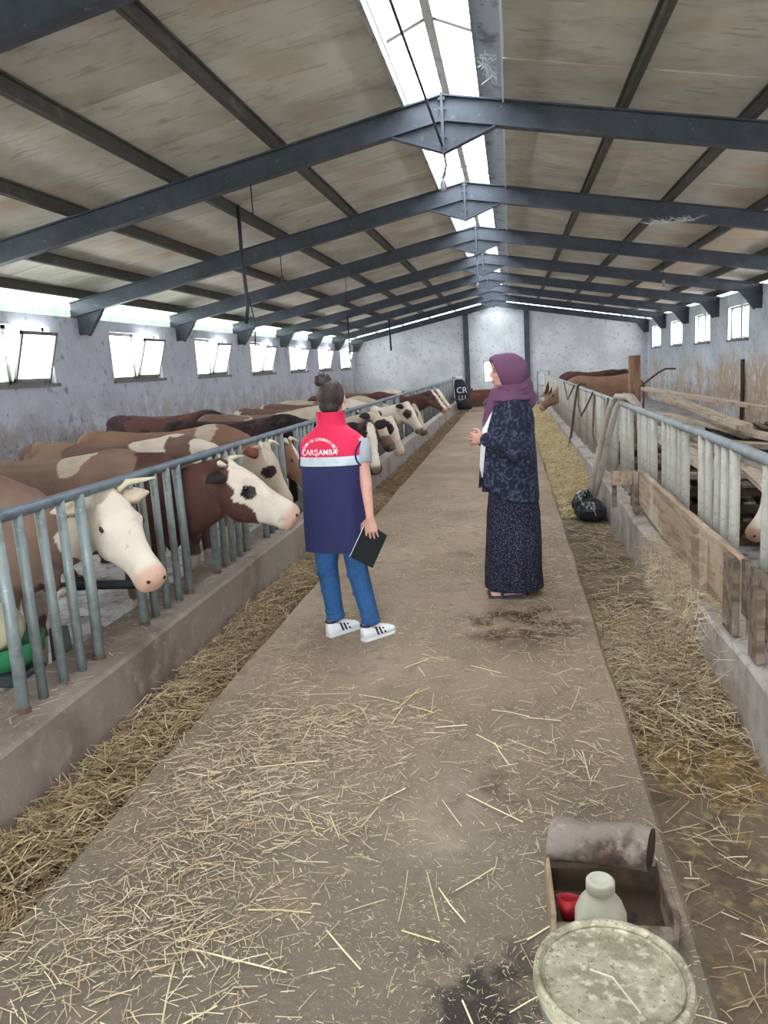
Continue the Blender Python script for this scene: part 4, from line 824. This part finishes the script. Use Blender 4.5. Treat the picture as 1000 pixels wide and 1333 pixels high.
for nm, pts, lab in (('cable', [(1.12, 11.2, 1.15), (1.07, 11.7, .92), (1.06, 12.4, .74), (1.08, 13.2, .86), (1.12, 13.6, 1.14)], 'dark cable sagging along the right fence beside the thin pipe'), ('cable', [(1.1, 9.3, 1.16), (1.06, 9.5, .75), (1.05, 10.0, .48), (1.06, 10.7, .62), (1.12, 11.0, 1.13)], 'dark cable loop hanging low beside the thick hoses'), ('cable', [(1.1, 14.2, 1.16), (1.07, 15.5, .84), (1.1, 17.0, 1.15)], 'dark cable drooping furthest along the right fence')):
    e = empty(nm, pts[0], label=lab, cat='cable'); P0 = Vector(pts[0]); MB().tube([Vector(p)-P0 for p in pts], .014, 6).build('line', M['hose_d'], e, True)
e = empty('timber_post', (1.80, 12, -.1), label='square brown timber post rising behind the right fence', cat='post')
MB().loft([[Vector((sx*(.075+.004*mnoise.noise(Vector((z*3, sx, sy)))), sy*.075, z)) for sx, sy in ((-1, -1), (1, -1), (1, 1), (-1, 1))] for z in (0, .3, .6, .9, 1.2, 1.5, 1.72)]).build('post', M['post'], e)
e = empty('wall_rod', (5.12, 18.6, 0), label='dark upright rod standing against the right wall', cat='rod')
MB().tube([(0, 0, -.1), (.01, 0, .7), (0, 0, 1.37)], .045, 8).build('rod', M['rust'], e, True)
# planks stacked in the right pen
random.seed(21)
pk = 'planks piled in the right pen'
specs = [(3.0, 13.3, .68, 5.2, -90, 2.2), (2.55, 11.6, .84, 3.6, -84, 4.5), (2.7, 11.0, .62, 4.2, -80, 1), (2.2, 9.6, .66, 3.8, -88, 1), (1.75, 8.3, .625, 3.6, -92, 0), (2.5, 8.0, .56, 3.6, -70, 0), (3.0, 8.8, .55, 3.8, -55, 0), (3.7, 9.4, .60, 3.8, -100, 1), (3.2, 7.2, .485, 3.6, -12, 0), (3.3, 14.6, .80, 3.0, -60, 6), (2.1, 6.9, .52, 2.8, -97, 0), (2.5, 12.6, .60, 3.4, -75, 0)]
whr = ['topmost at the back', 'second from the top at the back', 'middle of the heap', 'along the fence top', 'lying next to the fence', 'crossing below the upper ones', 'under the crossing planks', 'right-hand side near the wall', 'nearest the camera lying crosswise', 'furthest one tilted up', 'nearest one beside the pickets', 'low in the middle']
for (x, y, z, L_, rz, ry), wh in zip(specs, whr):
    e = empty('plank', (x, y, z), label='dusty long plank in the right pen heap, '+wh, cat='plank', group=pk); e.rotation_euler = (0, R(ry), R(rz))
    MB().box(-L_/2, L_/2, -.10, .10, -.025, .025, j=.008).build('board', M['paleboard'], e)
for i, (x, y) in enumerate(((1.85, 7.6), (1.85, 10.6), (1.85, 9.1), (2.9, 8.6), (2.8, 11.4), (3.5, 12.6))):
    e = empty('pallet', (x, y, -.1), R(random.uniform(-8, 8)), label='grey wooden pallet stack under the planks, '+['behind the second picket group', 'past the hoses beside the timber post', 'next to the hoses', 'in the middle of the pen', 'under the middle planks', 'close to the right wall'][i], cat='pallet', group='pallet stacks in the right pen')
    k = 0
    for lv in range(4):
        for q in (-.42, 0, .42): MB().box(-.5, .5, q-.05, q+.05, lv*.15, lv*.15+.08).build('block_rail', M['wood_dk'], e)
        for q in range(6): MB().box(-.5+q*.175, -.5+q*.175+.10, -.5, .5, lv*.15+.082, lv*.15+.104, j=.003).build('slat', M['wood_d'], e)
e = empty('bent_bar', (2.3, 13.4, .9), label='thin dark bent bar sticking up from the plank heap', cat='bar')
MB().tube([(-.45, .2, 0), (.1, 0, .42), (.2, 0, .47), (.36, 0, .46)], .016, 6).build('bar', M['hose_d'], e, True)

# ================================================================== LEFT SIDE FITTINGS
e = empty('water_bowl', (-2.57, 3.28, -.1), label='green plastic water bowl on dark metal legs behind the nearest left pickets', cat='bowl')
MB().lathe([(.10, .40), (.17, .42), (.215, .47), (.225, .54), (.218, .545), (.205, .54), (.19, .48), (.12, .45), (.001, .45)], n=28).build('bowl', M['green'], e, True)
MB().ell((-.02, 0, .60), (.16, .16, .13), 20, 12).build('float_cover', M['cream'], e, True)
MB().box(-.19, .19, -.10, .10, .33, .40).build('bracket', M['cast'], e, bevel=.01)
for x in (-.12, .12): MB().tube([(x, 0, 0), (x, 0, .06), (x, 0, .34)], [.07, .052, .055], 12).build('leg', M['cast'], e, True)
e = empty('water_pipe', (-2.50, 3.75, -.1), R(90), label='white angled water pipe with grey wrapping beside the green bowl', cat='pipe')
pth = [(-.07, 0, .42), (-.07, 0, .60), (-.055, .0, .635), (.045, .0, .65), (.075, 0, .63), (.085, 0, .58), (.09, 0, .38)]
MB().tube(pth, .018, 10).build('pipe', M['pvc'], e, True)
for p in (pth[1], pth[4]): MB().ell(p, (.026, .026, .026), 10, 8).build('elbow', M['pvc'], e, True)
MB().tube([(-.06, 0, -.02), (-.055, 0, .2), (-.06, 0, .46)], [.05, .062, .05], 12).build('wrapping', M['wrap'], e, True)
# sack and barrow at the far left end
e = empty('feed_sack', (-1.80, 28.6, 0), label='dark upright sack with white lettering leaning at the far end of the left fence', cat='sack')
mb = MB(); mb.loft([[Vector((.26*w1*math.copysign(abs(math.cos(a))**.7, math.cos(a))+lean, .14*w1*math.copysign(abs(math.sin(a))**.7, math.sin(a)), z)) for a in [2*math.pi*k/20 for k in range(20)]] for z, w1, lean in ((0, .9, .08), (.08, 1.05, .08), (.45, 1.05, .02), (.85, .95, -.04), (1.05, .7, -.08), (1.12, .45, -.09))])
mb.build('sack_body', M['stripe'], e, True)
for txt, z, sz in (('CR', .62, .30), ('LU', .36, .24)):
    me = text_mesh(txt, sz)
    for v in me.vertices: v.co = Vector((v.co.x+.01, -.158, v.co.y+z))
    me.materials.clear(); me.materials.append(M['letter']); link('lettering', me, None, e)
MB().loft([[Vector((.13*math.cos(a)-.08, .07*math.sin(a), z)) for a in [2*math.pi*k/14 for k in range(14)]] for z in (1.10, 1.22)]).build('white_top', M['white'], e, True)
e = empty('wheelbarrow', (-1.30, 27.4, 0), R(20), label='small dark wheelbarrow with a pale wheel parked at the far end of the walkway', cat='wheelbarrow')
MB().loft([[Vector((x*s_, y*s_, z)) for x, y in ((-.35, -.22), (.3, -.2), (.3, .2), (-.35, .22))] for s_, z in ((.6, .18), (1, .45), (.96, .45), (.58, .2))]).build('tray', M['hose_d'], e)
MB().tube([(.52+.19*math.cos(a), 0, .19+.19*math.sin(a)) for a in [2*math.pi*k/20 for k in range(21)]], .03, 8, cap=False).build('wheel', M['galv'], e, True)
MB().tube([(.52, -.03, .19), (.52, .03, .19)], .04, 10).build('hub', M['dark'], e, True)
for sg in (-1, 1): MB().tube([(.52, .05*sg, .19), (-.2, .2*sg, .2), (-.8, .26*sg, .5)], .018, 6).build('handle', M['dark'], e, True); MB().tube([(-.25, .18*sg, .2), (-.32, .18*sg, 0)], .016, 6).build('leg', M['dark'], e)

# hanging wires and cables
def hang(name, pts, r, lab, cat, bulb=None, mtl='dark'):
    P0 = Vector(pts[0]); e = empty(name, pts[0], label=lab, cat=cat, group='hanging wires under the roof'); MB().tube([Vector(p)-P0 for p in pts], r, 6).build('wire', M[mtl], e, True)
    if bulb: q = Vector(pts[-1])-P0; MB().lathe([(.012, .0), (.025, -.03), (.028, -.06), (.02, -.10), (.001, -.12)], q, 12).build('lamp_socket', M[bulb], e, True)
hang('hanging_cable', [(-3.05, 9.0, zbeam(-3.05)+.1), (-3.06, 9.0, 3.1), (-3.04, 9.0, 2.5), (-3.08, 9.0, 2.28)], .022, 'thick dark cable hanging in front of the third left window', 'cable')
hang('hanging_wire', [(-3.03, 9.02, 2.6), (-2.98, 9.02, 2.3), (-3.0, 9.02, 2.0)], .008, 'thin wire trailing below the thick hanging cable', 'wire')
hang('hanging_wire', [(-2.35, 7.35, zbeam(-2.35)-.2), (-2.35, 7.35, 3.1)], .006, 'short wire under the nearest left rafter', 'wire')
hang('hanging_lamp', [(-3.1, 10.75, zbeam(-3.1)-.2), (-3.1, 10.75, 3.02)], .006, 'small socket hanging under the second left rafter', 'lamp', 'dark')
hang('hanging_lamp', [(-2.9, 14.15, zbeam(-2.9)-.2), (-2.9, 14.15, 3.0)], .006, 'small socket hanging under the third left rafter', 'lamp', 'dark')
hang('hanging_lamp', [(2.6, 14.15, zbeam(2.6)-.2), (2.6, 14.15, 2.85)], .006, 'small socket hanging on the right side of the roof', 'lamp', 'galv')
hang('hanging_lamp', [(XC, 7.35, ZR-.48), (XC+.01, 7.4, 3.42), (XC-.02, 7.38, 3.3)], .012, 'pale cable knot hanging from the nearest roof apex', 'lamp', 'galv', 'galv')
hang('hanging_lamp', [(XC, 14.15, ZR-.48), (XC+.01, 14.2, 3.2), (XC, 14.2, 3.05)], .012, 'pale cable knot hanging from the third roof apex', 'lamp', 'galv', 'galv')
hang('hanging_wire', [(-3.7, 24.4, 3.2), (-3.7, 24.4, 2.2)], .03, 'dark rod hanging near the end wall on the left', 'rod')
hang('hanging_wire', [(-4.3, 20.9, 3.1), (-4.3, 20.9, 1.9)], .022, 'dark rod hanging above the far left cows', 'rod')
hang('power_cable', [(-.62, 3.95, 3.9), (-.66, 5.0, 3.86), (-.6, 6.2, 3.72), (-.54, 7.28, 3.56)], .011, 'black cable slung along the skylight to the nearest apex', 'cable')
# cobwebs: thin strands
e = empty('cobweb', (2.0, 10.7, 3.3), label='pale cobweb strands hanging under the second right rafter', cat='cobweb')
random.seed(5); mb = MB()
for i in range(26):
    x = random.uniform(-.25, .3); mb.tube([(x, random.uniform(-.04, .04), .0), (x+random.uniform(-.1, .1), -.06, -.07), (x+random.uniform(-.2, .2), -.05, random.uniform(-.04, .02))], .002, 3)
mb.build('strand', M['sole'], e)
e = empty('cobweb', (-.02, 7.1, 4.0), label='pale cobweb strands under the skylight strip', cat='cobweb'); mb = MB()
for i in range(20):
    a = random.uniform(0, 6.3); mb.tube([(-.1, random.uniform(-.6, .1), .02), (-.1+.07*math.cos(a), random.uniform(-.6, .1), -.02), (-.02, random.uniform(-.6, .2), .0)], .0018, 3)
mb.build('strand', M['sole'], e)

# ================================================================== OUTDOORS (seen through the left gaps)
random.seed(3)
for i in range(8):
    y = 3+i*6.6; e = empty('tree', (-15-random.uniform(0, 3), y, -.3), label='green tree outside the left wall', cat='tree', group='trees outside the left wall')
    mb = MB()
    for k in range(9): mb.ell((random.uniform(-1, 1), random.uniform(-2, 2), random.uniform(1.6, 3.6)), (1.1, 1.2, 1.0), 10, 7)
    me = mb.mesh('crown')
    for v in me.vertices: v.co += Vector((1, 1, 1))*.25*mnoise.noise(v.co*2.5)
    link('crown', me, M['foliage'], e, True); MB().tube([(0, 0, 0), (0, 0, 2)], [.2, .14], 8).build('trunk', M['rust'], e)

# ================================================================== STRAW
def straws(name, P, ln, wd, label, colours, tilt=.12, curve=.15, seed=1, lift=.004, ang=None):
    g = np.random.default_rng(seed); n = len(P); L_ = g.uniform(ln[0], ln[1], n)*g.uniform(.5, 1, n); W_ = g.uniform(wd[0], wd[1], n)
    th = g.uniform(0, 2*np.pi, n) if ang is None else g.normal(ang[0], ang[1], n)
    ti = g.normal(0, tilt, n); d = np.stack([np.cos(th)*np.cos(ti), np.sin(th)*np.cos(ti), np.sin(ti)], 1)
    sd = np.stack([-np.sin(th), np.cos(th), np.zeros(n)], 1); bend = g.normal(0, curve, n)[:, None]*L_[:, None]
    V = np.empty((n, 9, 3), np.float32); hz = np.abs(np.sin(ti))*L_/2
    C0 = P.copy(); C0[:, 2] += hz*np.clip(g.uniform(.2, 1, n), 0, 1)+lift
    for i, t in enumerate((-.5, 0, .5)):
        c = C0+d*(L_*t)[:, None]+sd*bend*(.25-t*t)+np.array([0, 0, 1])*(np.abs(bend)*(.25-t*t)*.6)
        wv = sd*(W_/2)[:, None]; V[:, i*3] = c-wv; V[:, i*3+1] = c+wv; V[:, i*3+2] = c+np.array([0, 0, 1])*(W_*.55)[:, None]
    base = (np.arange(n)*9)[:, None]; q = np.array([[0, 3, 5, 2], [1, 2, 5, 4], [3, 6, 8, 5], [4, 5, 8, 7]])
    F = (base[:, :, None]+q[None]).reshape(-1, 4).astype(np.int32)
    me = bpy.data.meshes.new(name); me.vertices.add(n*9); me.vertices.foreach_set('co', V.ravel()); nf = len(F)
    me.loops.add(nf*4); me.loops.foreach_set('vertex_index', F.ravel()); me.polygons.add(nf); me.polygons.foreach_set('loop_start', np.arange(nf, dtype=np.int32)*4); me.update(calc_edges=True)
    cols = np.array([srgb(c)[:3] for c in colours], np.float32)[g.integers(0, len(colours), n)]*g.uniform(.75, 1.15, n)[:, None]
    ca = me.color_attributes.new('coat', 'FLOAT_COLOR', 'POINT'); o4 = np.ones((n*9, 4), np.float32); o4[:, :3] = np.repeat(cols, 9, 0); ca.data.foreach_set('color', o4.ravel())
    return link(name, me, M['straw'], label=label, cat='straw', kind='stuff')
YS = ['cbb797', 'bfa688', 'd6c6ab', 'ab957a', 'b5a38a']; GS = ['9a8666', '8a7456', 'ae9877', '7b684c', '9f7f5c', '6d5b45']; BS = ['8f7455', '755c43', '9c8260', '634d38']
g = np.random.default_rng(11)
def nz2(x, y, s, o): return np.array([mnoise.noise(Vector((float(a)*s+o, float(b)*s, o))) for a, b in zip(x, y)])
# walkway: clumps then scatter then chaff
pts = []
for cx, cy, sx, sy, k in ((-1.35, 2.95, .16, .25, 420), (-1.1, 2.6, .18, .2, 330), (-.95, 3.1, .18, .22, 380), (-.75, 3.35, .2, .14, 240), (-.75, 2.5, .15, .2, 150), (-1.2, 2.15, .2, .2, 360), (-.95, 1.85, .18, .16, 260), (-1.35, 1.75, .14, .2, 260), (-.62, 2.9, .2, .3, 120), (-1.25, 3.7, .12, .4, 260), (-1.38, 4.3, .08, .4, 120), (.15, 3.1, .2, .3, 140), (.28, 3.9, .15, .5, 160), (.2, 2.7, .12, .2, 60), (-.3, 4.4, .5, .3, 110), (-.9, 6.5, .5, .7, 200), (-1.0, 8.5, .4, 1.2, 200), (.2, 5.2, .15, .6, 160), (.3, 6.5, .1, 1, 160), (.05, 2.4, .15, .2, 60)):
    pts.append(np.stack([g.normal(cx, sx, k), g.normal(cy, sy, k), np.zeros(k)], 1))
P = np.concatenate(pts); P = P[(P[:, 0] > -1.58) & (P[:, 0] < .45)]; P[:, 2] = g.uniform(0, .014, len(P))
straws('straw', P, (.03, .13), (.0018, .0038), 'tufts of pale straw scattered on the walkway', YS, .06, .12, 1)
n = 650; x = g.uniform(-1.55, .45, n); y = 1.0+g.uniform(0, 1, n)**1.5*16; straws('straw', np.stack([x, y, g.uniform(0, .003, n)], 1), (.03, .15), (.0016, .0034), 'single straws lying loose over the walkway', YS, .02, .08, 2)
n = 46000; x = g.uniform(-1.57, .46, n); y = 1.0+g.uniform(0, 1, n)**1.9*9; k = nz2(x, y, 2.2, 3)+.25*g.normal(size=n) > -.12; x, y = x[k], y[k]
straws('chaff', np.stack([x, y, np.zeros(len(x))], 1), (.008, .032), (.0014, .0032), 'fine chopped chaff covering the walkway', ['b8a688', 'a39278', 'c9ba9f', '8b7b62', '98866c'], .05, .05, 3, .001)
n = 60; x = g.uniform(-1.1, .3, n); y = g.uniform(1.3, 4.2, n); straws('straw', np.stack([x, y, np.full(n, .003)], 1), (.16, .34), (.003, .006), 'long stalks lying singly on the near walkway', ['e2d4ae', 'd6c594'], .015, .06, 4)
# left trough
def hL(x, y): return -.12+.10*np.exp(-((x+1.82)/.2)**2)*(1-.35*np.clip((y-5)/6, 0, 1))+.03*nz2(x, y, 2.5, 7)
n = 16000; x = g.uniform(-1.99, -1.6, n); y = 1.2+g.uniform(0, 1, n)**1.25*9; k = (nz2(x, y, 1.6, 21)+.3*g.normal(size=n) > -.2) | (y < 2.6); x, y = x[k], y[k]; z = hL(x, y)+g.uniform(-.02, .05, len(x))
straws('straw', np.stack([x, y, z], 1), (.06, .20), (.0022, .0048), 'thick golden straw heaped in the left trough', GS+YS[:2], .25, .15, 5, ang=None)
n = 9000; x = g.uniform(-2.0, -1.6, n); y = 4.6+g.uniform(0, 1, n)**1.2*22; straws('straw', np.stack([x, y, -.1+g.uniform(0, .06, n)], 1), (.05, .18), (.004, .010), 'brown feed remains in the far left trough', BS, .2, .15, 6)
# mound bases
def mound(name, x0, x1, y0, y1, hf, m_, **k):
    nx, ny_ = 8, int((y1-y0)/.12); mb = MB(); xs = [x0+(x1-x0)*i/nx for i in range(nx+1)]; ys = [y0+(y1-y0)*j/ny_ for j in range(ny_+1)]
    mb.v = [(xx, yy, hf(xx, yy)) for yy in ys for xx in xs]; mb.f = [(j*(nx+1)+i, j*(nx+1)+i+1, (j+1)*(nx+1)+i+1, (j+1)*(nx+1)+i) for j in range(ny_) for i in range(nx)]
    return mb.build(name, m_, None, True, kind='stuff', **k)
M['feed_b'] = mat('brown_feed', '7d6444', .95, [(9, '5a452f', .42, .62), (30, 'a88c5e', .5, .66)], bump=(50, 1, .02))
M['feed_y'] = mat('yellow_feed', 'ad9670', .95, [(7, '8b7352', .42, .62), (30, 'c9b48c', .5, .66)], bump=(50, 1, .02))
mound('feed_bed', -2.0, -1.59, -.5, 28, lambda x, y: -.125+.06*math.exp(-((x+1.82)/.2)**2)+.02*mnoise.noise(Vector((x*5, y*2, 1)))+.012*mnoise.noise(Vector((x*20, y*20, 1))), M['feed_b'], label='brown matted feed lying in the left trough', cat='feed')
mound('feed_bed', .49, 1.02, 9.4, 28, lambda x, y: -.13+min(1, (y-9.4)/2)*(.10+.16*max(0, (x-.5)/.5))*(.8+.5*mnoise.noise(Vector((x*3, y*.7, 4))))+.015*mnoise.noise(Vector((x*18, y*18, 1))), M['feed_y'], label='yellow chopped feed heaped in the far right trough', cat='feed')
mound('feed_bed', .49, .99, 2.9, 6.2, lambda x, y: -.128+.055*math.exp(-((y-4.2)/.9)**2)*(.6+.8*(x-.49)/.5)+.01*mnoise.noise(Vector((x*18, y*18, 1))), M['feed_b'], label='matted hay remains in the near right trough', cat='feed')
# right trough
n = 6000; y = g.normal(4.35, .5, n); x = g.uniform(.5, 1.0, n); k = (y > 2.6) & (y < 6.4); x, y = x[k], y[k]; z = -.12+.07*np.exp(-((y-4.2)/.9)**2)*(.5+(x-.5)*1.6)+g.uniform(-.02, .045, len(x))
straws('straw', np.stack([x, y, z], 1), (.06, .22), (.0022, .0048), 'straw heap in the right trough below the plank', YS+GS, .22, .15, 7)
n = 1300; y = 1.3+g.uniform(0, 1, n)*8; x = g.uniform(.5, 1.0, n); straws('straw', np.stack([x, y, np.full(n, -.118)], 1), (.05, .24), (.002, .0045), 'loose straw scattered in the right trough', YS+GS, .06, .12, 8)
n = 6500; y = 8.6+g.uniform(0, 1, n)**1.3*17; x = g.uniform(.5, 1.05, n); z = -.12+(.10+.16*(x-.5)/.5)*np.clip((y-9.2)/2, 0, 1)*1.0+g.uniform(0, .03, n)
straws('straw', np.stack([x, y, z], 1), (.04, .16), (.004, .010), 'yellow fodder on the far right heap', ['c9b48c', 'b9a27a', 'd3c19a', 'a18a64'], .25, .15, 9)
# straw spilling over the right kerb
n = 2300; t = g.uniform(0, 1, n); y = g.normal(4.95, .42, n); x = .93+.25*t; z = np.where(t < .25, -.02+t*4*.28, .275)+g.uniform(0, .03, n)
straws('straw', np.stack([x, y, z], 1), (.06, .20), (.002, .0045), 'straw spilling over the right kerb under the plank', YS, .3, .2, 10, ang=(0.15, .7))
n = 900; y = g.normal(5.0, .45, n); x = g.uniform(.93, 1.0, n); z = g.uniform(-.02, .22, n)
o = straws('straw', np.stack([x, y, z], 1), (.10, .24), (.002, .0045), 'straw hanging down the inner face of the right kerb', YS, 1.0, .2, 12, ang=(0, .9))
n = 1100; y = g.uniform(2.4, 12, n); x = g.uniform(-2.36, -2.04, n); straws('straw', np.stack([x, y, np.full(n, .272)], 1), (.02, .10), (.002, .004), 'bits of straw on the left kerb around the picket feet', YS+BS, .1, .15, 13)
n = 500; y = g.uniform(2.6, 9, n); x = g.uniform(1.02, 1.36, n); straws('straw', np.stack([x, y, np.full(n, .265)], 1), (.02, .12), (.002, .004), 'bits of straw on top of the right kerb', YS+BS, .1, .15, 14)
# names of feed heap children stay plain; everything is placed
